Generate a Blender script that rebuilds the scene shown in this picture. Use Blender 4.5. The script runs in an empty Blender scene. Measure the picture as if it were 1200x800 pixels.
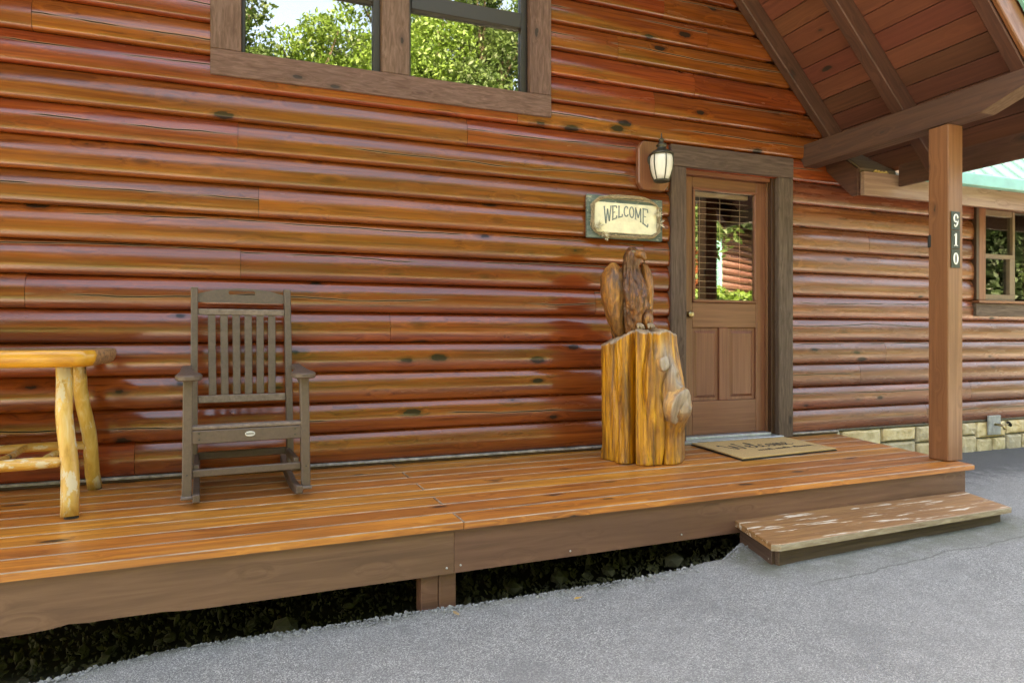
import bpy, bmesh, math, random
import numpy as np
from mathutils import Vector, Matrix, noise
random.seed(7); rng = np.random.default_rng(7)
R = math.radians
scn = bpy.context.scene
C = scn.collection

# ------------------------------------------------------------------ camera
PSI = math.atan(300/782.)
cam = bpy.data.cameras.new('camera'); cam_o = bpy.data.objects.new('camera', cam); C.objects.link(cam_o)
cam.sensor_width = 36; cam.lens = 36*782/1200.; cam.shift_y = -5.5/1200.
cam.clip_start = .05; cam.clip_end = 600
cam_o.location = (0, -4.37, .8265); cam_o.rotation_euler = (R(90), 0, -PSI)
scn.camera = cam_o
# ------------------------------------------------------------------ sky, sun, exposure
SUN_EL, SUN_AZ = R(44), R(-14)          # the sun stands behind the cabin
w = bpy.data.worlds.new('World'); scn.world = w; w.use_nodes = True
nt = w.node_tree; bg = nt.nodes['Background']
sky = nt.nodes.new('ShaderNodeTexSky'); sky.sky_type = 'NISHITA'; sky.sun_disc = False
sky.sun_elevation = SUN_EL; sky.sun_rotation = SUN_AZ
sky.air_density = 1.0; sky.dust_density = 5.0; sky.ozone_density = 0.6
nt.links.new(sky.outputs[0], bg.inputs[0]); bg.inputs[1].default_value = .15
sl = bpy.data.lights.new('sun', 'SUN'); sl.energy = 5.0; sl.angle = R(.53); sl.color = (1, .93, .82)
so = bpy.data.objects.new('sun', sl); C.objects.link(so)
sv = Vector((math.sin(SUN_AZ)*math.cos(SUN_EL), math.cos(SUN_AZ)*math.cos(SUN_EL), math.sin(SUN_EL)))
so.rotation_euler = (-sv).to_track_quat('-Z', 'Y').to_euler(); so.location = sv*30
vs = scn.view_settings; vs.view_transform = 'Standard'; vs.look = 'None'; vs.gamma = 1; vs.exposure = 3.7
vs.use_white_balance = True; vs.white_balance_temperature = 9300; vs.white_balance_tint = 12

# ------------------------------------------------------------------ material helpers
MATS = {}
class N:
    def __init__(s, name):
        s.m = bpy.data.materials.new(name); s.m.use_nodes = True; s.t = s.m.node_tree
        s.b = s.t.nodes['Principled BSDF']
    def n(s, typ, **k):
        x = s.t.nodes.new('ShaderNode'+typ)
        for a, v in k.items(): setattr(x, a, v)
        return x
    def l(s, a, b): s.t.links.new(a, b)
    def val(s, sock, v):
        if hasattr(v, 'is_output') or isinstance(v, bpy.types.NodeSocket): s.l(v, sock)
        else: sock.default_value = v
    def math(s, op, a, b=0.0, c=0.0, clamp=False):
        x = s.n('Math', operation=op, use_clamp=clamp); s.val(x.inputs[0], a); s.val(x.inputs[1], b); s.val(x.inputs[2], c); return x.outputs[0]
    def vmul(s, v, k):
        x = s.n('VectorMath', operation='MULTIPLY'); s.l(v, x.inputs[0]); x.inputs[1].default_value = k; return x.outputs[0]
    def vadd(s, v, k):
        x = s.n('VectorMath', operation='ADD'); s.l(v, x.inputs[0]); s.val(x.inputs[1], k); return x.outputs[0]
    def noise(s, v, scale=1., detail=4., rough=.55, dist=0.):
        x = s.n('TexNoise'); s.l(v, x.inputs['Vector']); x.inputs['Scale'].default_value = scale
        x.inputs['Detail'].default_value = detail; x.inputs['Roughness'].default_value = rough; x.inputs['Distortion'].default_value = dist
        return x.outputs['Fac']
    def vor(s, v, scale=1., feat='F1', out='Distance'):
        x = s.n('TexVoronoi', feature=feat); s.l(v, x.inputs['Vector']); x.inputs['Scale'].default_value = scale; return x.outputs[out]
    def ramp(s, f, stops):
        x = s.n('ValToRGB'); s.l(f, x.inputs[0]); e = x.color_ramp.elements
        while len(e) < len(stops): e.new(.5)
        for i, (p, c) in enumerate(stops): e[i].position = p; e[i].color = (*c, 1) if len(c) == 3 else c
        return x.outputs[0]
    def rng(s, f, a, b, c=0., d=1.):
        x = s.n('MapRange', interpolation_type='SMOOTHSTEP'); s.l(f, x.inputs[0])
        for i, v in enumerate((a, b, c, d)): x.inputs[i+1].default_value = v
        return x.outputs[0]
    def mix(s, f, a, b, typ='MIX'):
        x = s.n('Mix', data_type='RGBA', blend_type=typ); s.val(x.inputs[0], f)
        for i, v in ((6, a), (7, b)):
            if isinstance(v, tuple): x.inputs[i].default_value = (*v, 1)
            else: s.l(v, x.inputs[i])
        return x.outputs[2]
    def bump(s, h, strength=.3, dist=.01, nrm=None):
        x = s.n('Bump'); s.l(h, x.inputs['Height']); x.inputs['Strength'].default_value = strength; x.inputs['Distance'].default_value = dist
        if nrm: s.l(nrm, x.inputs['Normal'])
        return x.outputs[0]
    def coord(s, axis='X', spread=1.):
        tc = s.n('TexCoord'); oi = s.n('ObjectInfo'); v = tc.outputs['Object']
        if axis != 'X':
            sp = s.n('SeparateXYZ'); s.l(v, sp.inputs[0]); cb = s.n('CombineXYZ')
            o = {'Y': (1, 0, 2), 'Z': (2, 1, 0)}[axis]
            for i in range(3): s.l(sp.outputs[o[i]], cb.inputs[i])
            v = cb.outputs[0]
        cb = s.n('CombineXYZ')
        for i, k in enumerate((37., 11., 23.)): s.l(s.math('MULTIPLY', oi.outputs['Random'], k*spread), cb.inputs[i])
        return s.vadd(v, cb.outputs[0]), oi.outputs['Random'], v

def flat(name, col, rough=.5, metal=0., spec=.5, coat=0., nscale=0, namt=.15, bump=0.):
    if name in MATS: return MATS[name]
    M = N(name); M.b.inputs['Roughness'].default_value = rough; M.b.inputs['Metallic'].default_value = metal
    M.b.inputs['Specular IOR Level'].default_value = spec; M.b.inputs['Coat Weight'].default_value = coat
    if nscale:
        v, r, _ = M.coord('X'); f = M.noise(v, nscale, 5, .6)
        d = tuple(c*(1-namt*2) for c in col); u = tuple(min(1, c*(1+namt*2)) for c in col)
        M.l(M.ramp(f, [(.3, d), (.7, u)]), M.b.inputs['Base Color'])
        M.l(M.rng(f, .3, .7, rough*.85, min(1, rough*1.2)), M.b.inputs['Roughness'])
        if bump: M.l(M.bump(f, bump, .004), M.b.inputs['Normal'])
    else: M.b.inputs['Base Color'].default_value = (*col, 1)
    MATS[name] = M.m; return M.m

def wood(name, cols, axis='X', rough=.45, coat=0., coat_rough=.2, knots=0., crack=0., bump=.25, ks=1.3, kc=45., var=.2, wear=None, broad=.5, spec=.5, kscale=(3.6, 9, 9)):
    if name in MATS: return MATS[name]
    M = N(name); v, rnd, raw = M.coord(axis)
    warp = M.noise(M.vmul(v, (2.0, 6, 6)), 1, 2)
    kd = M.vor(M.vmul(v, kscale), 1.) if knots else None
    sv_ = M.vmul(v, (ks, kc, kc))
    if knots:   # the grain bends round the knots
        cb = M.n('CombineXYZ'); M.l(M.math('MULTIPLY', M.rng(kd, .12, .45, 1., 0.), 1.6), cb.inputs[1]); sv_ = M.vadd(sv_, cb.outputs[0])
    g = M.noise(sv_, 1, 5, .6, .6)
    n = len(cols); lo, hi = .30, .70
    col = M.ramp(g, [(lo+(hi-lo)*i/(n-1), c) for i, c in enumerate(cols)])
    b = M.noise(M.vmul(v, (.9, 7, 7)), 1, 3)
    col = M.mix(M.rng(b, .35, .7, 0., broad), col, M.mix(1., col, cols[0], 'MULTIPLY') if False else cols[0])
    ha = M.n('HueSaturation'); M.l(col, ha.inputs['Color']); M.l(M.math('MULTIPLY_ADD', rnd, var*2, 1-var), ha.inputs['Value'])
    M.l(M.math('MULTIPLY_ADD', M.math('FRACT', M.math('MULTIPLY', rnd, 7.13)), .016, .492), ha.inputs['Hue'])
    col = ha.outputs[0]
    h = g; dull = None
    if knots:
        kc_ = M.vor(M.vmul(v, kscale), 1., out='Color'); sp = M.n('SeparateColor'); M.l(kc_, sp.inputs[0])
        on = M.math('LESS_THAN', sp.outputs[0], knots)
        kd = M.math('ADD', kd, M.math('MULTIPLY_ADD', sp.outputs[1], .13, -.075))
        km = M.math('MULTIPLY', M.rng(M.math('ADD', kd, M.math('MULTIPLY', M.noise(M.vmul(v, (22, 40, 40)), 1, 3), .16)), .165, .200, 1., 0.), on)
        halo = M.math('MULTIPLY', M.rng(kd, .10, .24, .6, 0.), on)
        col = M.mix(halo, col, tuple(c*.7 for c in cols[0]))
        col = M.mix(M.math('MULTIPLY', km, .95), col, (.022, .014, .010))
        h = M.math('SUBTRACT', h, M.math('MULTIPLY', km, .4)); dull = M.math('MULTIPLY', km, .55)
    if crack:
        sp = M.n('SeparateXYZ'); M.l(raw, sp.inputs[0])
        off = M.math('MULTIPLY_ADD', M.math('FRACT', M.math('MULTIPLY', rnd, 91.7)), .1, -.03)
        cb = M.n('CombineXYZ'); M.l(M.math('ADD', M.math('MULTIPLY', sp.outputs[0], .8), M.math('MULTIPLY', rnd, 90.)), cb.inputs[0])
        wv = M.math('MULTIPLY_ADD', M.noise(cb.outputs[0], 1, 5, .5), .12, -.06)
        dz = M.math('ABSOLUTE', M.math('SUBTRACT', M.math('ADD', sp.outputs[2], wv), off))
        cb2 = M.n('CombineXYZ'); M.l(M.math('ADD', M.math('MULTIPLY', sp.outputs[0], 1.1), M.math('MULTIPLY', rnd, 31.)), cb2.inputs[0])
        msk = M.rng(M.noise(cb2.outputs[0], 1, 2), .43, .50, 0., 1.)
        cm = M.math('MULTIPLY', M.math('MULTIPLY', M.rng(dz, .0024, .0048, 1., 0.), msk), M.math('LESS_THAN', M.math('FRACT', M.math('MULTIPLY', rnd, 53.3)), crack))
        edge = M.math('MULTIPLY', M.math('MULTIPLY', M.rng(dz, .003, .009, .55, 0.), msk), M.math('LESS_THAN', M.math('FRACT', M.math('MULTIPLY', rnd, 53.3)), crack))
        col = M.mix(edge, col, (.42, .30, .20)); col = M.mix(cm, col, (.02, .012, .008))
        h = M.math('SUBTRACT', h, M.math('MULTIPLY', cm, 2.)); dull = M.math('MAXIMUM', dull, M.math('MAXIMUM', cm, edge)) if dull else cm
    rv = M.rng(g, .3, .7, rough*1.15, rough*.85)
    if wear:
        wc, amt, wsx, wsy = wear
        wf = M.noise(M.vmul(v, (wsx, wsy, wsy)), 1, 6, .68)
        wm = M.rng(wf, amt, amt+.05, 0., 1.); col = M.mix(wm, col, wc)
        rv = M.math('MAXIMUM', rv, M.math('MULTIPLY', wm, .85))
        if coat: M.l(M.math('MULTIPLY', M.math('SUBTRACT', 1., wm), coat), M.b.inputs['Coat Weight'])
    M.l(col, M.b.inputs['Base Color']); M.l(rv, M.b.inputs['Roughness'])
    M.b.inputs['Specular IOR Level'].default_value = spec
    if coat and not wear:
        if dull: M.l(M.math('MULTIPLY', M.math('SUBTRACT', 1., dull), coat), M.b.inputs['Coat Weight'])
        else: M.b.inputs['Coat Weight'].default_value = coat
    M.b.inputs['Coat Roughness'].default_value = coat_rough; M.b.inputs['Coat IOR'].default_value = 1.6
    if coat > .8:   # the varnish has worn unevenly
        cr = M.noise(M.vmul(v, (1.7, 12, 12)), 1, 4, .6); M.l(M.rng(cr, .35, .7, coat_rough*.75, coat_rough*1.7), M.b.inputs['Coat Roughness'])
        h = M.math('ADD', h, M.math('MULTIPLY', M.noise(M.vmul(v, (1.2, 9, 9)), 1, 2), 1.5))
    M.l(M.bump(h, bump, .003), M.b.inputs['Normal'])
    MATS[name] = M.m; return M.m

LOGC = [(.088, .0175, .006), (.165, .0355, .010), (.225, .051, .0125), (.27, .065, .015)]
m_log = wood('stained_pine_log', LOGC, rough=.42, coat=1., spec=.0, coat_rough=.165, knots=.48, kscale=(3.0, 7.5, 7.5), crack=.5, bump=.12, var=.14, broad=.45)
m_logw = wood('faded_pine_log', [(.095, .026, .011), (.165, .048, .02), (.235, .074, .031), (.29, .098, .043)], rough=.45, coat=.9, spec=.1, coat_rough=.24, knots=.62, crack=.4, bump=.2, var=.15, broad=.5)
m_logend = wood('log_end_grain', [(.16, .07, .03), (.25, .11, .05)], rough=.7)
TRIM = [(.085, .042, .030), (.135, .070, .052), (.185, .102, .078)]
def trim(ax): return wood('rough_sawn_trim_'+ax, TRIM, ax, rough=.75, knots=.35, bump=.6, ks=9, kc=60, var=.1, broad=.4)
GREYT = [(.058, .034, .024), (.096, .059, .042), (.14, .089, .064)]
def casing(ax): return wood('weathered_casing_'+ax, GREYT, ax, rough=.75, knots=.3, bump=.6, ks=5, kc=60, var=.08, broad=.4)
BEAM = [(.05, .02, .013), (.08, .032, .02), (.112, .047, .03)]
def beamw(ax): return wood('dark_beam_'+ax, BEAM, ax, rough=.6, coat=.1, knots=.3, bump=.4, ks=2, kc=40, var=.08, broad=.3)
m_ceil = wood('ceiling_board_wood', [(.12, .036, .021), (.165, .051, .030), (.205, .067, .04)], rough=.5, coat=.15, knots=.25, bump=.25, ks=1.5, kc=40, var=.1)
def postw(ax): return wood('porch_post_wood_'+ax, [(.145, .050, .020), (.20, .074, .031), (.255, .102, .046)], ax, rough=.5, coat=.2, knots=.1, bump=.25, ks=1.2, kc=40, var=.05, broad=.25)
m_deck = wood('deck_stain', [(.22, .066, .015), (.42, .135, .022), (.60, .215, .033), (.70, .285, .05)], rough=.42, coat=.45, coat_rough=.28, knots=.35, bump=.3, ks=1.6, kc=38, var=.18, wear=((.44, .29, .18), .665, 7, 50))
m_edge = wood('worn_deck_edge', [(.22, .14, .085), (.34, .25, .17), (.46, .37, .28)], rough=.6, bump=.3, ks=8, kc=50)
m_fascia = wood('brown_fascia_paint', [(.125, .058, .033), (.175, .083, .048), (.22, .109, .065)], rough=.5, coat=.1, knots=.05, bump=.2, ks=2, kc=30, var=.05, broad=.6, wear=((.36, .27, .19), .735, 40, 70))
m_tread = wood('flaking_step_paint', [(.22, .095, .04), (.32, .145, .06), (.42, .20, .085)], rough=.5, bump=.4, ks=3, kc=40, wear=((.58, .49, .38), .57, 3.2, 24))
m_riser = wood('dark_riser', [(.05, .026, .015), (.08, .044, .028), (.11, .062, .04)], rough=.6, bump=.4)
def doorw(ax): return wood('door_stain_'+ax, [(.14, .05, .026), (.19, .072, .037), (.24, .097, .052)], ax, rough=.45, coat=.15, bump=.15, ks=1.5, kc=60, var=.04, broad=.25)
m_jamb = wood('dark_jamb', [(.05, .018, .009), (.08, .03, .014)], 'Z', rough=.5, coat=.2)
m_poly = flat('taupe_lumber', (.10, .067, .05), .48, nscale=60, namt=.10, bump=.15)
m_polyt = flat('taupe_lumber_worn', (.165, .12, .098), .55, nscale=45, namt=.18, bump=.15)
m_black = flat('black_rubber', (.012, .012, .012), .6)
m_screw = flat('dull_screw', (.05, .05, .05), .4, .8)
m_nail = flat('galvanised_nail', (.45, .43, .4), .5, .6)
m_badge = flat('badge_white', (.5, .5, .48), .35)
m_bronze = flat('aged_bronze', (.075, .07, .055), .45, .7, nscale=40, namt=.2)
m_brass = flat('brass', (.42, .33, .18), .4, 1., nscale=40)
m_dark = flat('interior_dark', (.02, .017, .015), .9)
m_sash = flat('bronze_sash', (.03, .022, .018), .4)
m_sasht = flat('tan_sash', (.18, .12, .075), .5, nscale=20, namt=.1)
m_alu = flat('threshold_aluminium', (.5, .52, .54), .35, .7, nscale=25, namt=.12)
m_flash = flat('pale_base_flashing', (.30, .27, .25), .55, nscale=18, namt=.3)
m_blind = flat('blind_slat', (.62, .45, .31), .5)
m_plate = flat('number_plate_green', (.022, .032, .026), .4, nscale=30)
m_digit = flat('number_white', (.78, .78, .76), .4)
m_teal = flat('teal_painted_metal', (.16, .40, .36), .42, 0., nscale=6, namt=.08)
m_tealr = flat('teal_roof_metal', (.20, .36, .33), .38, .0, nscale=5, namt=.07)
m_cream = flat('sign_cream', (.76, .70, .52), .6, nscale=14, namt=.08)
m_letter = flat('sign_letter_grey', (.17, .2, .2), .6, nscale=60, namt=.2)
m_twig = flat('dry_twig', (.33, .25, .16), .8, nscale=50, namt=.25)
m_dried = flat('dried_blossom', (.6, .53, .4), .8, nscale=60, namt=.2)
m_signb = wood('distressed_teal_board', [(.06, .085, .075), (.13, .175, .155), (.22, .26, .225)], rough=.8, bump=.4, ks=5, kc=30, wear=((.32, .31, .24), .58, 14, 40))
m_mat = None
def build_mat_coir():
    M = N('coir'); v, r, _ = M.coord('X'); f = M.noise(v, 240, 3, .7); g = M.noise(v, 22, 3)
    c = M.ramp(f, [(.3, (.34, .20, .07)), (.7, (.68, .45, .20))]); c = M.mix(M.rng(g, .35, .7, 0, .4), c, (.42, .28, .13))
    M.l(c, M.b.inputs['Base Color']); M.b.inputs['Roughness'].default_value = .95; M.l(M.bump(f, .6, .004), M.b.inputs['Normal']); return M.m
m_mat = build_mat_coir()
m_matink = flat('mat_ink', (.03, .028, .025), .9, nscale=200, namt=.3)
LW = [(.34, .17, .03), (.56, .32, .06), (.66, .42, .12), (.70, .54, .28)]
def peeled(ax): return wood('peeled_log_'+ax, LW, ax, rough=.45, coat=.3, knots=.35, bump=.4, ks=5, kc=26, var=.08, broad=.45, wear=((.58, .48, .32), .55, 8, 18))
m_slabtop = wood('slab_top', [(.22, .13, .06), (.34, .21, .1), (.42, .29, .16)], rough=.35, coat=.4, knots=.3, bump=.2, ks=2, kc=20)
m_slabedge = wood('slab_live_edge', [(.42, .18, .015), (.60, .30, .025), (.68, .40, .06)], rough=.35, coat=.45, knots=.2, bump=.3, ks=4, kc=26)
m_bark = flat('rough_bark_end', (.32, .16, .07), .8, nscale=55, namt=.45, bump=1.)
m_lens = None
def build_glass(name, refl, tint=(1, 1, 1)):
    M = N(name); tr = M.n('BsdfTransparent'); tr.inputs[0].default_value = (*tint, 1); gl = M.n('BsdfGlossy'); gl.inputs['Roughness'].default_value = .0
    lw = M.n('LayerWeight'); lw.inputs[0].default_value = .5
    f = M.math('MULTIPLY_ADD', M.math('POWER', lw.outputs['Facing'], 3.), 1-refl, refl)
    mx = M.n('MixShader'); M.l(f, mx.inputs[0]); M.l(tr.outputs[0], mx.inputs[1]); M.l(gl.outputs[0], mx.inputs[2])
    M.l(mx.outputs[0], M.t.nodes['Material Output'].inputs[0]); return M.m
m_glass = build_glass('window_glass', .30, (.7, .72, .72)); m_wglass = build_glass('wing_window_glass', .09, (.8, .82, .82)); m_dglass = build_glass('door_glass', .20, (1, 1, 1))
def build_lampglass():
    M = N('frosted_lamp_glass'); M.b.inputs['Base Color'].default_value = (.62, .61, .58, 1); M.b.inputs['Roughness'].default_value = .35
    M.b.inputs['Emission Color'].default_value = (1, .93, .82, 1); M.b.inputs['Emission Strength'].default_value = .008; return M.m
m_lampglass = build_lampglass()

def build_asphalt():
    M = N('asphalt'); tc = M.n('TexCoord'); v = tc.outputs['Object']
    a = M.vor(v, 270, out='Color'); sp = M.n('SeparateColor'); M.l(a, sp.inputs[0])
    d = M.vor(v, 270); big = M.noise(v, .9, 4); mid = M.noise(v, 9, 5, .6); fine = M.noise(v, 420, 2)
    c = M.ramp(sp.outputs[0], [(0., (.05, .05, .05)), (.4, (.17, .168, .162)), (.75, (.31, .306, .294)), (1., (.64, .62, .58))])
    c = M.mix(M.rng(big, .35, .65, 0, .35), c, (.28, .276, .266)); c = M.mix(M.rng(mid, .38, .72, 0, .35), c, (.11, .109, .105)); c = M.mix(M.rng(M.noise(v, 2.6, 5, .65), .52, .7, 0, .4), c, (.12, .12, .118))
    c = M.mix(.35, c, M.ramp(fine, [(.3, (.11, .11, .11)), (.7, (.34, .34, .335))]))
    # dark drier patch by the stone foundation, and a mossy rim by the step and deck edge
    sx = M.n('SeparateXYZ'); M.l(v, sx.inputs[0])
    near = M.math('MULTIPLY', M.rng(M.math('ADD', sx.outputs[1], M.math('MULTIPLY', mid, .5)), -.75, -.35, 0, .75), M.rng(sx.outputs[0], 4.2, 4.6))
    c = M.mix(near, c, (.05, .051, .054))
    cw = M.math('MULTIPLY_ADD', M.noise(M.vmul(v, (1, 0, 0)), 3.2, 5, .6), .16, -.08)
    cd = M.math('ABSOLUTE', M.math('SUBTRACT', M.math('ADD', sx.outputs[1], cw), M.math('MULTIPLY_ADD', sx.outputs[0], .05, -2.175)))
    ck = M.math('MULTIPLY', M.rng(cd, .002, .010, .45, 0.), M.math('MULTIPLY', M.rng(sx.outputs[0], 2.25, 2.45), M.rng(sx.outputs[0], 3.9, 4.2, 1., 0.)))
    c = M.mix(ck, c, (.04, .042, .03))
    at = M.n('Attribute'); at.attribute_name = 'moss'
    c = M.mix(M.math('MULTIPLY', at.outputs['Fac'], M.rng(mid, .3, .6, .3, .85)), c, (.10, .105, .06))
    M.l(c, M.b.inputs['Base Color']); M.b.inputs['Roughness'].default_value = .85
    hh = M.math('ADD', M.math('MULTIPLY', d, -.8), M.math('MULTIPLY', fine, .3))
    M.l(M.bump(hh, .9, .005), M.b.inputs['Normal']); return M.m
m_asph = build_asphalt()
def build_ground():
    M = N('grassy_ground'); v = M.n('TexCoord').outputs['Object']; f = M.noise(v, .8, 6, .6); g = M.noise(v, 14, 4)
    c = M.ramp(g, [(.3, (.05, .08, .02)), (.7, (.12, .15, .04))]); c = M.mix(M.rng(f, .5, .65), c, (.20, .16, .10))
    M.l(c, M.b.inputs['Base Color']); M.b.inputs['Roughness'].default_value = .95; M.l(M.bump(g, .6, .05), M.b.inputs['Normal']); return M.m
m_ground = build_ground()
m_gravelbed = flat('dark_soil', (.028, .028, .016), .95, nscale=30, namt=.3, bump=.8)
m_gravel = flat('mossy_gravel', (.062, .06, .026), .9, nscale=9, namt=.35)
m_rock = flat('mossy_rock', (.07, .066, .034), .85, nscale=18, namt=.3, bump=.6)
def build_stone():
    M = N('veneer_stone'); v, r, _ = M.coord('X'); f = M.noise(v, 14, 6, .6); g = M.noise(v, 4, 3)
    c = M.ramp(f, [(.3, (.42, .32, .18)), (.5, (.60, .48, .29)), (.72, (.70, .60, .42))]); c = M.mix(M.rng(g, .45, .75, 0, .5), c, (.50, .34, .16))
    ha = M.n('HueSaturation'); M.l(c, ha.inputs['Color']); M.l(M.math('MULTIPLY_ADD', r, .4, .8), ha.inputs['Value']); M.l(M.math('MULTIPLY_ADD', r, .3, .8), ha.inputs['Saturation'])
    M.l(ha.outputs[0], M.b.inputs['Base Color']); M.b.inputs['Roughness'].default_value = .9; M.l(M.bump(f, .9, .02), M.b.inputs['Normal']); return M.m
m_stone = build_stone()
m_mortar = flat('mortar', (.15, .145, .125), .95, nscale=40, namt=.2, bump=.6)
m_greystone = flat('grey_plate', (.34, .35, .34), .8, nscale=20)
def leafmat(name, c0, c1, trans=.35):
    M = N(name); v = M.n('TexCoord').outputs['Object']; f = M.noise(v, 1.3, 4); g = M.noise(v, 14, 2)
    c = M.ramp(M.math('ADD', M.math('MULTIPLY', f, .6), M.math('MULTIPLY', g, .4)), [(.35, c0), (.65, c1)])
    M.l(c, M.b.inputs['Base Color']); M.b.inputs['Roughness'].default_value = .55
    tl = M.n('BsdfTranslucent'); M.l(c, tl.inputs[0]); mx = M.n('MixShader'); mx.inputs[0].default_value = trans
    M.l(M.b.outputs[0], mx.inputs[1]); M.l(tl.outputs[0], mx.inputs[2]); M.l(mx.outputs[0], M.t.nodes['Material Output'].inputs[0]); return M.m
m_leafY = leafmat('yellow_green_leaves', (.04, .10, .013), (.13, .22, .028)); m_leafG = leafmat('green_leaves', (.03, .07, .018), (.085, .14, .03)); m_leafD = leafmat('dark_leaves', (.015, .035, .012), (.05, .085, .025))
m_trunk = flat('tree_bark', (.1, .075, .05), .9, nscale=12, namt=.3, bump=.8)
def build_carving(name, cols, ks, kc, dark):
    M = N(name); tc = M.n('TexCoord'); v = tc.outputs['Object']
    g = M.noise(M.vmul(v, (kc, kc, ks)), 1, 6, .62, .8); b = M.noise(M.vmul(v, (5, 5, 1.6)), 1, 4); p = M.n('NewGeometry').outputs['Pointiness']
    n = len(cols); c = M.ramp(g, [(.3+.4*i/(n-1), k) for i, k in enumerate(cols)])
    c = M.mix(M.rng(b, .48, .64, 0, .55), c, dark)
    st = M.noise(M.vmul(v, (kc*1.4, kc*1.4, ks*.7)), 1, 4, .65); c = M.mix(M.rng(st, .54, .68, 0, .7), c, tuple(k*.5 for k in dark)); s2 = M.noise(M.vmul(v, (9, 9, 2.2)), 1, 4, .65); c = M.mix(M.rng(s2, .57, .68, 0, .65), c, tuple(k*.7 for k in dark))
    at = M.n('Attribute'); at.attribute_name = 'grey'; c = M.mix(at.outputs['Fac'], c, M.ramp(g, [(.3, (.24, .19, .15)), (.7, (.50, .43, .36))]))
    M.l(c, M.b.inputs['Base Color']); M.b.inputs['Roughness'].default_value = .42; M.b.inputs['Coat Weight'].default_value = .3; M.b.inputs['Coat Roughness'].default_value = .25
    M.l(M.bump(M.math('ADD', g, M.math('MULTIPLY', M.noise(v, 70, 4, .7), .5)), .9, .014), M.b.inputs['Normal']); return M.m
m_stump = build_carving('varnished_stump', [(.08, .028, .006), (.36, .13, .009), (.62, .265, .012), (.72, .37, .03)], 2.0, 26, (.13, .052, .012))
m_eagle = build_carving('varnished_eagle', [(.02, .007, .003), (.11, .034, .008), (.26, .09, .018), (.46, .20, .05)], 9, 34, (.05, .018, .006))

m_wing = build_carving('varnished_wing', [(.05, .018, .007), (.21, .078, .016), (.38, .15, .028), (.5, .24, .055)], 7, 26, (.05, .02, .007))
m_talon = flat('weathered_talon_wood', (.27, .19, .125), .6, nscale=50, namt=.3, bump=.4)
# ------------------------------------------------------------------ object helpers
def tag(o, label=None, cat=None, group=None, kind=None):
    if label: o['label'] = label
    if cat: o['category'] = cat
    if group: o['group'] = group
    if kind: o['kind'] = kind
    return o
def thing(name, label, cat, loc=(0, 0, 0), rz=0., group=None):
    o = bpy.data.objects.new(name, None); C.objects.link(o); o.location = loc; o.rotation_euler = (0, 0, rz); o.empty_display_size = .1
    return tag(o, label, cat, group)
def link(name, me, mats=None, parent=None, loc=(0, 0, 0), rot=(0, 0, 0), smooth=False):
    if mats is not None:
        mats = mats if isinstance(mats, (list, tuple)) else [mats]
        if not me.materials:
            for m in mats: me.materials.append(m)
    if smooth: me.shade_smooth()
    o = bpy.data.objects.new(name, me); C.objects.link(o); o.parent = parent; o.location = loc; o.rotation_euler = rot
    return o
def bmdone(bm, name):
    me = bpy.data.meshes.new(name); bmesh.ops.recalc_face_normals(bm, faces=bm.faces); bm.to_mesh(me); bm.free(); return me
def pymesh(name, v, f):
    me = bpy.data.meshes.new(name); me.from_pydata([tuple(p) for p in v], [], f); me.update(); return me
def recalc(me):
    bm = bmesh.new(); bm.from_mesh(me); bmesh.ops.recalc_face_normals(bm, faces=bm.faces); bm.to_mesh(me); bm.free(); return me
_bx = {}
def boxmesh(sx, sy, sz, bev=.004, seg=1):
    k = (round(sx, 4), round(sy, 4), round(sz, 4), bev, seg)
    bm = bmesh.new(); bmesh.ops.create_cube(bm, size=1, matrix=Matrix.Diagonal((sx, sy, sz, 1)))
    if bev: bmesh.ops.bevel(bm, geom=bm.edges[:], offset=min(bev, .45*min(sx, sy, sz)), segments=seg, affect='EDGES', profile=.5)
    return bmdone(bm, 'box')
def box(name, p0, p1, mat, parent=None, bev=.004, rot=(0, 0, 0), seg=1):
    """box between two corners; its origin sits at its centre"""
    c = [(a+b)/2 for a, b in zip(p0, p1)]; s = [abs(b-a) for a, b in zip(p0, p1)]
    return link(name, boxmesh(*s, bev, seg), mat, parent, c, rot)
def bar(name, a, b, wx, wy, mat, parent, bev=.004, roll=0.):
    """box with its local X along a->b (wx: thickness across, wy: the other)"""
    a, b = Vector(a), Vector(b); d = b-a; o = link(name, boxmesh(d.length, wx, wy, bev), mat, parent, (a+b)/2)
    x = d.normalized(); up = Vector((0, 0, 1)) if abs(x.z) < .95 else Vector((0, -1, 0))
    y = up.cross(x).normalized(); z = x.cross(y); m = Matrix((x, y, z)).transposed()
    o.rotation_euler = (m @ Matrix.Rotation(roll, 3, 'X')).to_euler(); return o
def prism(poly, depth, axis='y', bev=0.):
    """extrude a 2D polygon; axis y: poly=(x,z), axis x: poly=(y,z), axis z: poly=(x,y); centred on the axis"""
    bm = bmesh.new(); lo, hi = -depth/2, depth/2
    def P(p, t): return {'y': (p[0], t, p[1]), 'x': (t, p[0], p[1]), 'z': (p[0], p[1], t)}[axis]
    A = [bm.verts.new(P(p, lo)) for p in poly]; B = [bm.verts.new(P(p, hi)) for p in poly]; n = len(poly)
    bm.faces.new(A); bm.faces.new(B[::-1])
    for i in range(n): bm.faces.new((A[i], A[(i+1) % n], B[(i+1) % n], B[i]))
    if bev:
        bmesh.ops.recalc_face_normals(bm, faces=bm.faces)
        e = [e for e in bm.edges if len(e.link_faces) == 2 and e.calc_face_angle(0) > .5]
        bmesh.ops.bevel(bm, geom=e, offset=bev, segments=1, affect='EDGES')
    return bmdone(bm, 'prism')
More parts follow.
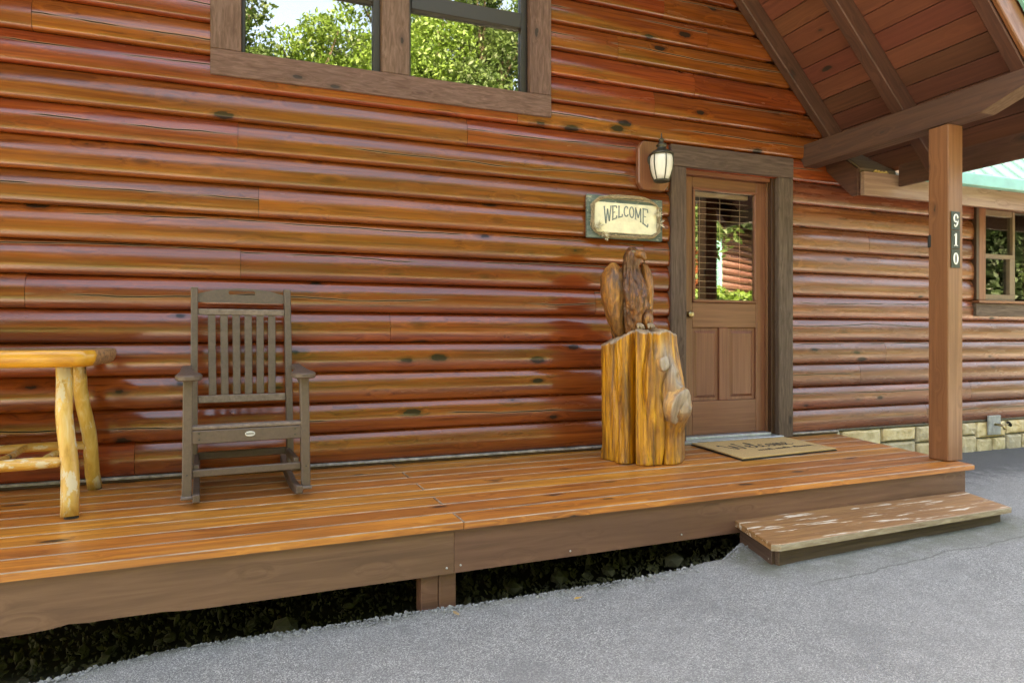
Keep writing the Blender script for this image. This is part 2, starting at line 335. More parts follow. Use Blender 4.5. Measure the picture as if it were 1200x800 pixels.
def tubemesh(pts, rad, n=10, cap=True, wob=0., seed=0):
    pts = [Vector(p) for p in pts]; rad = rad if isinstance(rad, (list, tuple)) else [rad]*len(pts)
    V, F = [], []; prev = None
    for i, p in enumerate(pts):
        t = (pts[min(i+1, len(pts)-1)]-pts[max(i-1, 0)]).normalized()
        if prev is None: u = t.orthogonal().normalized()
        else: u = (prev-t*prev.dot(t)).normalized()
        prev = u; vv = t.cross(u)
        for k in range(n):
            a = 2*math.pi*k/n; r = rad[i]
            if wob: r *= 1+wob*noise.noise(Vector((math.cos(a)*1.5+seed*9, math.sin(a)*1.5, i*.5+seed)))
            V.append(p+(u*math.cos(a)+vv*math.sin(a))*r)
    for i in range(len(pts)-1):
        for k in range(n): F.append((i*n+k, i*n+(k+1) % n, (i+1)*n+(k+1) % n, (i+1)*n+k))
    if cap: F.append(tuple(range(n))[::-1]); F.append(tuple((len(pts)-1)*n+k for k in range(n)))
    return pymesh('tube', V, F)
def lathe(prof, n=20, sx=1., sy=1.):
    V = [(r*math.cos(2*math.pi*k/n)*sx, r*math.sin(2*math.pi*k/n)*sy, z) for r, z in prof for k in range(n)]
    F = [(i*n+k, i*n+(k+1) % n, (i+1)*n+(k+1) % n, (i+1)*n+k) for i in range(len(prof)-1) for k in range(n)]
    F.append(tuple(range(n))[::-1]); F.append(tuple((len(prof)-1)*n+k for k in range(n)))
    return pymesh('lathe', V, F)
def ribbon(strokes, th=.002):
    """flat lettering: each stroke a list of (x, y, width); lies in the XY plane, raised by th"""
    V, F = [], []
    for s in strokes:
        b = len(V); n = len(s)
        for i, (x, y, wd) in enumerate(s):
            x0, y0, _ = s[max(i-1, 0)]; x1, y1, _ = s[min(i+1, n-1)]; L = math.hypot(x1-x0, y1-y0) or 1
            nx, ny = -(y1-y0)/L*wd/2, (x1-x0)/L*wd/2
            V += [(x+nx, y+ny, th), (x-nx, y-ny, th), (x+nx, y+ny, 0), (x-nx, y-ny, 0)]
        for i in range(n-1):
            a, c = b+4*i, b+4*i+4
            F += [(a, a+1, c+1, c), (a, c, c+2, a+2), (a+1, a+3, c+3, c+1)]
        F += [(b, b+2, b+3, b+1), (b+4*n-4, b+4*n-3, b+4*n-1, b+4*n-2)]
    return recalc(pymesh('lettering', V, F))
def fbm(x, y=0., z=0., o=3):
    s, a = 0., 1.
    for i in range(o): s += a*noise.noise(Vector((x, y, z))); x, y, z = x*2.1+5, y*2.1+3, z*2.1+7; a *= .5
    return s
def smooth01(a, b, x):
    t = max(0., min(1., (x-a)/(b-a))); return t*t*(3-2*t)
def lerp_tab(tab, x):
    if x <= tab[0][0]: return tab[0][1]
    for (a, b), (c, d) in zip(tab, tab[1:]):
        if x <= c: return b+(d-b)*(x-a)/(c-a)
    return tab[-1][1]

# ------------------------------------------------------------------ setting: ground, driveway, gravel bed
ZA = [(-8, -.5), (-3, -.46), (-1.5, -.44), (.78, -.37), (2.4, -.283), (4.1, -.256), (8, -.262), (16, -.3)]
EDGE = [(-8, -1.56), (-.744, -1.516), (-.45, -1.455), (-.19, -1.431), (.23, -1.47), (.70, -1.496), (.93, -1.531), (1.33, -1.577), (1.76, -1.618), (2.2, -1.61), (2.42, -1.47), (2.6, -1.43), (4.2, -1.40), (4.36, -1.36), (4.62, -.02), (16, -.02)]
def ground_z(x, y):
    if y > -9: return -.62
    return -.62 + min(5.5, .20*(-9-y)*smooth01(-9, -13, y)) + .25*fbm(x*.15, y*.15)*smooth01(-10, -15, y)
gx = sorted(set([-150, -100, -70, -50, -36] + list(np.arange(-28, 34, 2.)) + [40, 55, 75, 110, 150])); gy = [-150, -110, -80, -60, -48] + list(np.arange(-40, 0, 1.5)) + [2, 15, 40, 80, 150]
V = [(x, y, ground_z(x, y)) for y in gy for x in gx]; nx = len(gx)
tag(link('ground', pymesh('ground', V, [(j*nx+i, j*nx+i+1, (j+1)*nx+i+1, (j+1)*nx+i) for j in range(len(gy)-1) for i in range(nx-1)]), m_ground, smooth=True), kind='structure')
xs = list(np.arange(-8, -1.2, .25)) + list(np.arange(-1.2, 5.2, .022)) + list(np.arange(5.2, 16.1, .3))
dv = [-.006, 0, .012, .03, .055, .09, .14, .21, .31, .45, .65, .9, 1.2, 1.6, 2.2, 3., 4.2, 6., 8.2]
V, F, moss = [], [], []
STEP_L, STEP_R, STEP_F = 2.30, 4.10, -1.80
for x in xs:
    e = lerp_tab(EDGE, x); vis = -1.2 < x < 5.2
    j = (.018*fbm(x*9, 1, 0, 4)+.012*fbm(x*40, 3, 0, 2)) if vis and x < 4.3 else 0
    for k, d in enumerate(dv):
        y = e+j*max(0, 1-d/.2)-d; y = max(y, -9.4) if d > 8 else y
        z = lerp_tab(ZA, x)
        if k == 0: z -= .09
        elif k == 1: z -= .02
        # the lip of asphalt heaped against the step
        dx = max(STEP_L-x, 0, x-STEP_R); dy = max(STEP_F-y, 0) if y < STEP_F else 0
        dd = math.hypot(dx, dy); z += .010*smooth01(.34, .16, dd)*smooth01(.0, .12, dd)*(1+.5*fbm(x*5, y*5)) if y < -1.3 else 0
        z += .006*fbm(x*1.7, y*1.7)+.004*fbm(x*7, y*7)+(.004*fbm(x*45, y*45) if d < .3 and vis else 0)
        if x > 4.5: z += -.02*smooth01(-1.8, -1.2, y)*smooth01(4.5, 4.9, x) if y < -.9 else 0
        V.append((x, y, z)); moss.append(max(smooth01(.10, .0, d)*.6 if x < 2.5 else 0, smooth01(.2, .02, dd)*.8 if y < -1.3 else 0))
n = len(dv); me = pymesh('driveway', V, [(i*n+k, i*n+k+1, (i+1)*n+k+1, (i+1)*n+k) for i in range(len(xs)-1) for k in range(n-1)])
me.attributes.new('moss', 'FLOAT', 'POINT').data.foreach_set('value', moss)
tag(link('driveway', recalc(me), m_asph, smooth=True), kind='structure')
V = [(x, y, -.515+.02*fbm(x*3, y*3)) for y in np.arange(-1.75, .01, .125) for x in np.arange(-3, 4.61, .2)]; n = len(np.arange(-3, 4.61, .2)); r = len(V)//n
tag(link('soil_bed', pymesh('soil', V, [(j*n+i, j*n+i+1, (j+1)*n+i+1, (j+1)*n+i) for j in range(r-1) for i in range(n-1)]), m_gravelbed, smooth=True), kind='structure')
def rockmesh(s, seed, sub=2, flat_=.7):
    bm = bmesh.new(); bmesh.ops.create_icosphere(bm, subdivisions=sub, radius=1)
    for v in bm.verts:
        p = v.co.copy(); k = 1+.35*fbm(p.x*1.3+seed*7, p.y*1.3, p.z*1.3, 2); v.co = Vector((p.x*s*k*1.25, p.y*s*k, p.z*s*k*flat_))
    return bmdone(bm, 'rock')
V, F = [], []
ico = rockmesh(1, 3, 1); iv = np.array([v.co[:] for v in ico.vertices]); ifc = np.array([p.vertices[:] for p in ico.polygons])
cnt = 0
for i in range(7500):
    x, y = rng.uniform(-1.9, 3.0), rng.uniform(-1.72, -.55)
    s = rng.uniform(.005, .013)*(1+1.3*(rng.random() < .08)); a = rng.uniform(0, 6.3, 3)
    m = np.array(Matrix.Rotation(a[0], 3, 'X') @ Matrix.Rotation(a[1], 3, 'Y') @ Matrix.Rotation(a[2], 3, 'Z'))
    top = -.5+.02*fbm(x*3, y*3)+rng.uniform(0, .02)+max(0, .10*(x-.7)) * .6
    V.append((iv*s*np.array([1, rng.uniform(.6, 1), rng.uniform(.5, .9)])) @ m.T+np.array([x, y, top])); F.append(ifc+cnt*len(iv)); cnt += 1
V = np.concatenate(V); F = np.concatenate(F)
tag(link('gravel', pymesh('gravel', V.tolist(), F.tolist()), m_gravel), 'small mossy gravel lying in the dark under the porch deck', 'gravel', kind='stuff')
V, F, cnt = [], [], 0
for i in range(3000):
    x = rng.uniform(-1.15, 2.45); y = lerp_tab(EDGE, x)+.018*fbm(x*9, 1, 0, 4)+rng.normal(-.012, .028); s = rng.uniform(.002, .0055)*(1+.9*(rng.random() < .06)); a = rng.uniform(0, 6.3, 2)
    m = np.array(Matrix.Rotation(a[0], 3, 'X') @ Matrix.Rotation(a[1], 3, 'Z')); over = y-lerp_tab(EDGE, x)
    V.append((iv*s) @ m.T+np.array([x, y, lerp_tab(ZA, x)+.001-max(0, over)*1.2])); F.append(ifc+cnt*len(iv)); cnt += 1
V = np.concatenate(V); F = np.concatenate(F)
tag(link('loose_grit', pymesh('grit', V.tolist(), F.tolist()), flat('grey_grit', (.2, .2, .195), .9, nscale=40, namt=.35)), 'loose grey grit along the crumbled asphalt edge by the deck', 'grit', kind='stuff')
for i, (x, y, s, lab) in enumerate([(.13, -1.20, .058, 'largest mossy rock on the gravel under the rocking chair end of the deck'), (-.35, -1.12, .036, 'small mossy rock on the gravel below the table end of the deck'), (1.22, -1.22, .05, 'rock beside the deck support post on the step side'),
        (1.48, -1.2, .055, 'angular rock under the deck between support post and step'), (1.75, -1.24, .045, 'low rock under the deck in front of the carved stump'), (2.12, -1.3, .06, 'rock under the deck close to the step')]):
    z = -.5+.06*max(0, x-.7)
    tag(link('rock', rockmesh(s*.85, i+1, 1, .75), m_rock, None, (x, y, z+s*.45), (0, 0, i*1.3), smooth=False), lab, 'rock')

# ------------------------------------------------------------------ the cabin
cabin = thing('log_cabin', 'log cabin with orange stained pine siding, steep overhanging roof and brown front door', 'house', (0, 0, 0))
CH, Z0 = .19, .034
XR = .85                                    # the ridge of the big gable
def roof_u(x): return 2.757-1.065*(abs(x-XR)-(4.42-XR))     # underside of the gable roof
# log profile: (y, z) with z measured from the course's lower line
PROF = [(.014, .000), (-.029, .0005), (-.037, .005), (-.042, .019), (-.046, .044), (-.0478, .070), (-.0475, .090), (-.0450, .111), (-.0400, .132), (-.0320, .153), (-.0215, .172), (-.010, .188), (.014, .1885)]
def logmesh(L, seed):
    ns = max(2, int(L/.45)); V, F = [], []; m = len(PROF)
    for i in range(ns+1):
        x = -L/2+L*i/ns; k = 1+.012*fbm(x*.7+seed*13, seed); dz = .0008*fbm(x*.6+seed*5, 3)
        for (y, z) in PROF: V.append((x, y*k if y < 0 else y, z-.095+dz*(1 if .02 < z < .17 else .2)))
    for i in range(ns):
        for j in range(m-1): F.append((i*m+j, i*m+j+1, (i+1)*m+j+1, (i+1)*m+j))
    for e in (0, ns):                       # separate end caps, so the long surface shades straight
        b = len(V); V += V[e*m:e*m+m]; F.append(tuple(b+j for j in (range(m) if e else range(m-1, -1, -1))))
    me = pymesh('log', V, [f[::-1] for f in F[:-2]]+F[-2:]); me.materials.append(m_log)
    return me
seed = [0]
def log_piece(x0, x1, k):
    if x1-x0 < .03: return
    seed[0] += 1; L = x1-x0-.0025; me = logmesh(L, seed[0]); mat = m_logw if x0 > 4.0 and k <= 11 else m_log
    me.materials[0] = mat; me.shade_smooth()
    for p in me.polygons[-2:]: p.use_smooth = False
    # profile's two sharp rims stay crisp
    o = link('log', me, None, cabin, ((x0+x1)/2, 0, Z0+CH*k+.095)); return o
JOINTS = {10: [-.101], 8: [.015, 5.0], 6: [-.086], 11: [1.336, 5.35], 12: [1.703], 4: [.814, 5.9], 13: [-1.14, 2.816], 5: [-1.171, 2.313], 0: [-.648, 5.717], 14: [3.179], 9: [-1.6], 7: [2.72], 3: [-1.5, 5.2], 2: [-1.9, 4.9], 1: [-1.7, 6.3], 15: [2.5], 16: [-.9, 3.3], 17: [2.9]}
XL, XW = -2.65, 8.6
for k in range(0, 35):
    zb, zt = Z0+CH*k, Z0+CH*(k+1)
    half = (4.42-XR)-(zt-2.757)/1.065
    if half < .1: break
    a, b = max(XL, XR-half), XR+half
    if k <= 11: b = XW
    else: b = min(b, 4.47)
    cuts = []
    if k <= 10: cuts.append((3.02, 4.06))
    if 6 <= k <= 11: cuts.append((6.36, 7.42))
    if 13 <= k <= 18: cuts.append((-.16, 1.86))
    js = JOINTS.get(k, [random.uniform(a+.6, min(b, 4)-.6)] if b-a > 2.5 else [])
    segs = []; x = a
    for (c0, c1) in cuts+[(b, b)]:
        pts = [x]+[j for j in sorted(js) if x+.05 < j < c0-.05]+[c0]
        segs += list(zip(pts, pts[1:])); x = c1
    for s0, s1 in segs: log_piece(s0, s1, k)
# body of the house behind the siding
#link('wall_core', prism([(XL, -.6), (3.03, -.6), (3.03, 2.14), (4.05, 2.14), (4.05, -.6), (XW, -.6), (XW, 2.25), (4.55, 2.25), (4.45, 2.6), (XR+.1, 6.35), (XR-.1, 6.35), (-2.65, 2.6)][:0] or [(0, 0), (1, 0), (0, 1)], .01), m_dark, cabin).hide_render = True if False else False
def core(name, x0, x1, z0, z1): return box(name, (x0, .016, z0), (x1, .13, z1), m_dark, cabin, 0)
core('wall_core', XL, 3.03, -.6, 2.14); core('wall_core', 4.055, 6.37, -.6, 2.2); core('wall_core', 6.37, 7.41, -.6, 1.16); core('wall_core', 7.41, XW, -.6, 2.2)
core('wall_core', XL, 4.45, 2.142, 2.52); core('wall_core', XL, -.15, 2.522, 2.9); core('wall_core', 1.85, 4.1, 2.522, 2.9); core('wall_core', -1.9, -.15, 2.902, 3.66); core('wall_core', 1.85, 3.5, 2.902, 3.66)
link('wall_core', prism([(-1.5, 3.662), (3.2, 3.662), (XR+.05, 6.2), (XR-.05, 6.2)], .1), m_dark, cabin, (0, .07, 0))
box('side_wall', (XL, .132, -.6), (XL+.12, 8, 2.5), m_log, cabin, 0); box('back_wall', (XL+.13, 7.9, -.6), (XW, 8, 2.2), m_log, cabin, 0); box('side_wall', (XW-.12, .132, -.6), (XW-.002, 7.89, 2.2), m_log, cabin, 0)
link('back_gable', prism([(XL, 2.21), (4.3, 2.21), (XR, 6.2)], .1), m_log, cabin, (0, 7.95, 0))
box('interior_partition', (XL+.2, 2.2, -.3), (4.2, 2.3, 2.6), m_dark, cabin, 0); link('interior_partition', prism([(-2.4, 2.602), (4.1, 2.602), (XR, 6.1)], .1), m_dark, cabin, (0, 2.25, 0)); box('interior_floor', (XL+.2, .14, -.1), (XW-.2, 2.19, -.02), m_dark, cabin, 0)
box('interior_partition', (4.3, 1.6, -.3), (XW-.2, 1.7, 2.3), m_dark, cabin, 0); box('interior_ceiling', (2.4, .135, 2.302), (XW-.15, 2.19, 2.34), m_dark, cabin, 0); box('interior_partition', (XW-.19, .135, -.3), (XW-.13, 2.19, 2.3), m_dark, cabin, 0); box('interior_partition', (4.205, 1.6, -.3), (4.295, 2.3, 2.3), m_dark, cabin, 0)
# pale flashing and kick board at the foot of the wall
box('base_flashing', (XL, -.058, .018), (2.955, .01, .032), m_flash, cabin, .002); box('base_board', (XL, -.046, .002), (2.955, .01, .0175), m_riser, cabin, .002)
box('base_flashing', (4.138, -.058, .018), (4.64, .01, .032), m_flash, cabin, .002); box('base_board', (4.138, -.046, .002), (4.64, .01, .0175), m_riser, cabin, .002)

# gable roof with its deep front overhang
SL = 1.065; YF, YB = -1.66, 8.6; XE = 4.97
ang = math.atan(SL)
def roof_slab(side, off0, off1, x_in, x_out, y0, y1, name, mat):
    f = lambda x: roof_u(x)
    xs_ = [(XR+side*(x_in-XR)), (XR+side*(x_out-XR))]
    poly = [(xs_[0], f(xs_[0])+off0), (xs_[1], f(xs_[1])+off0), (xs_[1], f(xs_[1])+off1), (xs_[0], f(xs_[0])+off1)]
    return link(name, prism(poly, y1-y0), mat, cabin, (0, (y0+y1)/2, 0))
roofs = [roof_slab(s, .034, .12, XR+.0, XE, YF, YB, 'roof', m_ceil) for s in (1, -1)]
for r_, s in zip(roofs, (1, -1)):
    o = roof_slab(s, .122, .135, XR, XE+.05, YF-.045, YB+.02, 'metal_sheet', m_tealr); o.parent = r_; o.location = (0, 0, 0)
    n = 0; yy = YF
    while yy < 8:
        x0, x1 = XR+s*.05, XR+s*(XE+.05-XR); p0 = Vector((x0, yy, roof_u(x0)+.14)); p1 = Vector((x1, yy, roof_u(x1)+.14))
        bar('standing_seam', p0, p1, .03, .03, m_teal, r_, .004).location -= Vector(r_.location); yy += .4
# tongue and groove boards of the right-hand soffit (they run from the wall out to the rake)
bw, x = .155, 4.93
i = 0
L = bw/math.cos(ang)
while i < 26:
    x1 = 4.93-i*bw*math.cos(ang); x0 = x1-(bw-.004)*math.cos(ang); xm = (x0+x1)/2
    if x0 < XR+.02: break
    me = boxmesh(-YF-.03, bw-.006, .022, .003); o = link('ceiling_board', me, wood('dark_eave_board', [(.07, .024, .015), (.10, .034, .021), (.13, .046, .029)], rough=.55, bump=.25, ks=1.5, kc=40, var=.06) if xm > 4.44 else m_ceil, roofs[0], (xm, YF/2, roof_u(xm)+.018), (0, 0, 0))
    o.rotation_euler = Matrix(((0, math.cos(ang), math.sin(ang)), (-1, 0, 0), (0, -math.sin(ang), math.cos(ang)))).to_euler(); o.location -= roofs[0].location
    i += 1
for i in range(24):
    xm = XR-(4.93-XR)+(i+.5)*bw*math.cos(ang)
    if xm > XR-.05: break
    me = boxmesh(-YF-.03, bw-.006, .022, .003); o = link('ceiling_board', me, m_ceil, roofs[1], (xm, YF/2, roof_u(xm)+.018)); a2 = -ang
    o.rotation_euler = Matrix(((0, math.cos(a2), math.sin(a2)), (-1, 0, 0), (0, -math.sin(a2), math.cos(a2)))).to_euler(); o.location -= roofs[1].location
def rafter(y0, y1, depth, x_out, side=1, name='rafter', mat=None, up=.0):
    xa, xb = XR+side*.02, XR+side*(x_out-XR)
    a = Vector((xa, (y0+y1)/2, roof_u(xa)+up-depth/2)); b = Vector((xb, (y0+y1)/2, roof_u(xb)+up-depth/2))
    return bar(name, a, b, abs(y1-y0), depth*math.cos(ang), mat or beamw('X'), cabin, .006)
for s in (1, -1):
    rafter(-.125, -.05, .205, 4.90, s); rafter(-.80, -.70, .205, 4.90, s); rafter(-1.64, -1.55, .21, 4.90, s)
    rafter(-1.675, -1.645, .21, 4.97, s, 'rake_board', postw('X'), .01); rafter(-1.71, -1.68, .14, 5.0, s, 'rake_trim', m_teal, .15)
m_beamy = beamw('X')
# eave beam with its chamfered outer end, blocking, eave fascia
bp = [(0, 2.238), (-1.50, 2.238), (-1.80, 2.335), (-1.80, 2.424), (0, 2.424)]
me = prism(bp, .136, 'x', .004); me.materials.append(beamw('Y')); me.materials.append(wood('sawn_beam_end', [(.10, .05, .028), (.155, .082, .046), (.21, .118, .07)], 'Y', rough=.7, bump=.5, ks=6, kc=60))
for p in me.polygons:
    if p.center.y < -1.45 and p.center.z < 2.40 and p.normal.z < -.2: p.material_index = 1
link('eave_beam', me, None, cabin, (4.333, 0, 0))
link('eave_beam', prism(bp, .136, 'x', .005), beamw('Y'), cabin, (2*XR-4.333, 0, 0))
box('eave_fascia', (4.915, YF+.03, 2.055), (4.95, -.40, 2.245), beamw('Y'), cabin, .003); box('eave_fascia', (2*XR-4.95, YF+.03, 2.055), (2*XR-4.915, YB, 2.245), beamw('Y'), cabin, .003)

# the lower wing on the right: eave fascia, closing gusset, metal roof
YE = -.37
box('wing_fascia', (4.55, YE-.02, 1.965), (XW+.3, YE+.02, 2.155), wood('pale_fascia_wood', [(.22, .13, .085), (.32, .2, .14), (.4, .27, .19)], 'X', rough=.6, knots=.35, bump=.3, ks=1.5, kc=30), cabin, .004)
link('eave_gusset', prism([(.0, 2.27), (-.30, 1.967), (YE+.02, 1.967), (YE+.02, 2.18), (-.05, 2.42), (0, 2.42)], .03, 'x'), beamw('Y'), cabin, (4.53, 0, 0))
WS = 1.03
link('wing_soffit', prism([(YE+.022, 2.16), (YE+.022, 2.145), (.02, 2.30), (.02, 2.45)], XW+.3-4.56, 'x'), beamw('X'), cabin, ((4.56+XW+.3)/2, 0, 0))
wr = link('wing_roof', prism([(YE-.09, 2.20), (YE-.09, 2.175), (4.4, 2.175+WS*(4.49+.37)), (4.4, 2.20+WS*(4.49+.37))], XW+.4-4.99, 'x'), m_tealr, cabin, ((4.99+XW+.4)/2, 0, 0))
link('wing_roof', prism([(4.4, 2.20+WS*4.86), (4.4, 2.175+WS*4.86), (8.6, 2.175+WS*.66), (8.6, 2.20+WS*.66)], XW+.4-4.99, 'x'), m_tealr, cabin, ((4.99+XW+.4)/2, 0, 0))
link('drip_trim', prism([(YE-.105, 2.215), (YE-.115, 2.115), (YE-.075, 2.105), (YE-.024, 2.16), (YE-.024, 2.20), (YE-.085, 2.225)], XW+.4-4.96, 'x', .004), m_teal, cabin, ((4.96+XW+.4)/2, 0, 0))
ay = math.atan(WS)
link('closure_board', prism([(YE+.02, 2.16), (-.05, 2.43), (-.05, 2.46), (YE+.02, 2.19)], .40, 'x'), wood('pale_closure_board', [(.13, .09, .06), (.2, .14, .09)], 'X', rough=.7), cabin, (4.745, 0, 0))
bmf = bmesh.new()
for i in range(14):
    m_ = Matrix.Translation((4.70+.011*i+.004*math.sin(i*3), YE+.012, 2.168+.006*math.sin(i*1.9)))
    bmesh.ops.create_icosphere(bmf, subdivisions=2, radius=.010+.004*math.sin(i*2.3), matrix=m_)
link('foam_bead', bmdone(bmf, 'foam'), flat('yellow_foam', (.6, .42, .15), .9, nscale=60), cabin, smooth=True)
for i in range(18):
    xx = 5.06+.225*i
    p0 = Vector((xx, YE-.085, 2.214)); p1 = Vector((xx, 4.35, 2.214+WS*(4.35-YE+.085)))
    bar('roof_rib', p0, p1, .035, .03, m_tealr, cabin, .008)
    for q in (.06, .6):
        link('roof_screw', lathe([(.009, 0), (.009, .006), (.004, .009)], 8), m_screw, cabin, tuple(Vector((xx+.06, YE-.085+q*math.cos(ay), 2.203+q*math.sin(ay)))), (ay, 0, 0))

# ---- big window
def window(name, label=None):
    o = thing(name, label, None)
    return o
WY = -.062
wf = box('window', (-.252, WY, 2.376), (1.952, -.005, 2.53), trim('X'), cabin, .004); wf['label'] = 'wide rough sawn brown window sill trim board'
def wpart(name, p0, p1, mat, par, bev=.004):
    o = box(name, p0, p1, mat, par, bev); o.location -= Vector(par.location); return o
wpart('window_casing', (-.252, WY+.003, 2.532), (-.082, -.005, 3.75), trim('Z'), wf); wpart('window_casing', (.757, WY+.003, 2.532), (.937, .05, 3.75), trim('Z'), wf); wpart('window_casing', (1.79, WY+.003, 2.532), (1.952, -.005, 3.75), trim('Z'), wf)
wpart('window_casing', (-.252, WY, 3.752), (1.952, -.005, 3.9), trim('X'), wf)
for x0, x1 in ((-.08, .755), (.94, 1.788)):
    wpart('sash', (x0, .0, 2.50), (x0+.018, .09, 3.75), m_sash, wf, .002); wpart('sash', (x1-.045, .0, 2.50), (x1, .09, 3.75), m_sash, wf, .002)
    wpart('sash', (x0+.019, .002, 2.49), (x1-.046, .09, 2.533), m_sash, wf, .002); wpart('sash_rail', (x0+.019, -.01, 2.995), (x1-.046, .06, 3.10), m_sash, wf, .004)
    wpart('pane', (x0+.02, .028, 2.534), (x1-.047, .034, 2.994), m_glass, wf, 0); wpart('pane', (x0+.02, .028, 3.101), (x1-.047, .034, 3.75), m_glass, wf, 0)
# ---- wing window
w2 = box('window', (6.325, -.075, 1.022), (7.44, -.012, 1.142), casing('X'), cabin, .004)
wpart('sill', (6.335, -.095, 1.144), (7.43, .05, 1.172), postw('X'), w2)
wpart('window_casing', (6.335, -.07, 1.174), (6.372, .05, 2.055), m_jamb, w2); wpart('window_casing', (6.374, -.068, 1.174), (6.468, .05, 2.055), postw('Z'), w2); wpart('window_casing', (7.30, -.068, 1.174), (7.44, .05, 2.055), postw('Z'), w2); wpart('window_casing', (6.335, -.07, 2.057), (7.44, .05, 2.2), postw('X'), w2)
wpart('sash', (6.47, .0, 1.174), (6.492, .05, 2.053), m_sasht, w2, .002); wpart('sash', (6.95, -.005, 1.174), (6.985, .05, 2.053), m_sasht, w2, .002); wpart('sash', (6.494, .0, 1.998), (6.949, .05, 2.053), m_sasht, w2, .002); wpart('sash', (6.494, -.012, 1.174), (6.949, .05, 1.235), m_sasht, w2, .002); wpart('sash_rail', (6.494, -.008, 1.585), (6.949, .05, 1.625), m_sasht, w2, .002); wpart('sash', (6.90, -.01, 1.237), (6.948, .03, 1.583), m_sasht, w2, .002)
wpart('pane', (6.493, .02, 1.236), (6.949, .026, 1.584), m_wglass, w2, 0); wpart('pane', (6.493, .02, 1.626), (6.949, .026, 1.997), m_wglass, w2, 0); wpart('pane', (6.986, .02, 1.2), (7.299, .026, 2.05), m_wglass, w2, 0)
# ---- front door with its casing
dy = .05
dr = box('door_frame', (2.947, -.068, 2.13), (4.137, -.004, 2.293), casing('X'), cabin, .004); dr['label'] = 'weathered grey brown door casing'
wpart('casing', (2.949, -.065, .002), (3.088, -.004, 2.128), casing('Z'), dr); wpart('casing', (3.985, -.065, .002), (4.135, -.004, 2.128), casing('Z'), dr)
wpart('jamb', (3.028, -.003, .002), (3.104, .125, 2.128), m_jamb, dr, .002); wpart('jamb', (3.952, -.02, .036), (4.05, .125, 2.128), m_jamb, dr, .002); wpart('jamb', (3.105, -.003, 2.096), (3.951, .125, 2.128), doorw('X'), dr, .002)
wpart('door_stop', (3.942, .022, .036), (3.951, .049, 2.095), doorw('Z'), dr, .002)
wpart('threshold', (3.035, -.11, .003), (4.0, .049, .026), m_alu, dr, .004); wpart('threshold', (3.105, -.02, .0265), (3.95, .12, .045), m_alu, dr, .003)
door = box('door', (3.106, dy, .046), (3.224, dy+.045, 2.094), doorw('Z'), cabin, .003)
dp = lambda *a, **k: wpart(*a, door, **k)
dp('stile', (3.853, dy, .046), (3.950, dy+.045, 2.094), doorw('Z')); dp('rail', (3.225, dy+.001, 2.012), (3.852, dy+.044, 2.094), doorw('X')); dp('rail', (3.225, dy+.001, .90), (3.852, dy+.044, 1.10), doorw('X')); dp('rail', (3.225, dy+.001, .046), (3.852, dy+.044, .315), doorw('X')); dp('stile', (3.485, dy+.001, .316), (3.575, dy+.044, .899), doorw('Z'))
for x0, x1 in ((3.226, 3.484), (3.576, 3.852)):
    dp('panel', (x0, dy+.018, .317), (x1, dy+.035, .898), doorw('Z'), bev=0)
    # the raised field of each panel has a wide sloped margin
    V = []; a, b = x0+.002, x1-.002
    for (ins, yy) in ((.0, .0176), (.022, .0176), (.042, .006)): V += [(a+ins, yy, .319+ins), (b-ins, yy, .319+ins), (b-ins, yy, .896-ins), (a+ins, yy, .896-ins)]
    F = [(4*r_+i, 4*r_+(i+1) % 4, 4*r_+4+(i+1) % 4, 4*r_+4+i) for r_ in range(2) for i in range(4)]+[(8, 9, 10, 11)]
    o = link('panel_field', recalc(pymesh('field', [(x-(a+b)/2, y, z-.6) for x, y, z in V], F)), doorw('Z'), door, ((a+b)/2, dy, .6)); o.location -= door.location
dp('glazing_bead', (3.225, dy-.012, 1.101), (3.852, dy+.02, 1.122), doorw('X')); dp('glazing_bead', (3.225, dy-.012, 1.99), (3.852, dy+.02, 2.011), doorw('X')); dp('glazing_bead', (3.225, dy-.012, 1.123), (3.246, dy+.02, 1.989), doorw('Z')); dp('glazing_bead', (3.831, dy-.012, 1.123), (3.852, dy+.02, 1.989), doorw('Z'))
dp('pane', (3.247, dy+.006, 1.123), (3.830, dy+.012, 1.989), m_dglass, bev=0)
o = link('knob', lathe([(.006, 0), (.026, .002), (.028, .006), (.012, .012), (.011, .035), (.024, .042), (.029, .055), (.024, .068), (.008, .073)], 18), m_brass, door, (3.168, dy-.001, 1.0), (R(90), 0, 0), smooth=True); o.location -= door.location
bl = thing('window_blind', 'open horizontal tan slat blind hanging behind the glass of the front door', 'blind', (3.538, dy+.085, 1.1))
box('head_rail', (-.29, -.02, .86), (.29, .02, .895), m_blind, bl, .003)
slm = boxmesh(.575, .045, .0028, 0)
for i in range(17): link('slat', slm, m_blind, bl, (0, 0, .03+.0495*i), (R(10), 0, 0))
for x in (-.2, .0, .2): box('ladder_cord', (x-.0015, -.024, 0), (x+.0015, -.021, .86), m_blind, bl, 0)

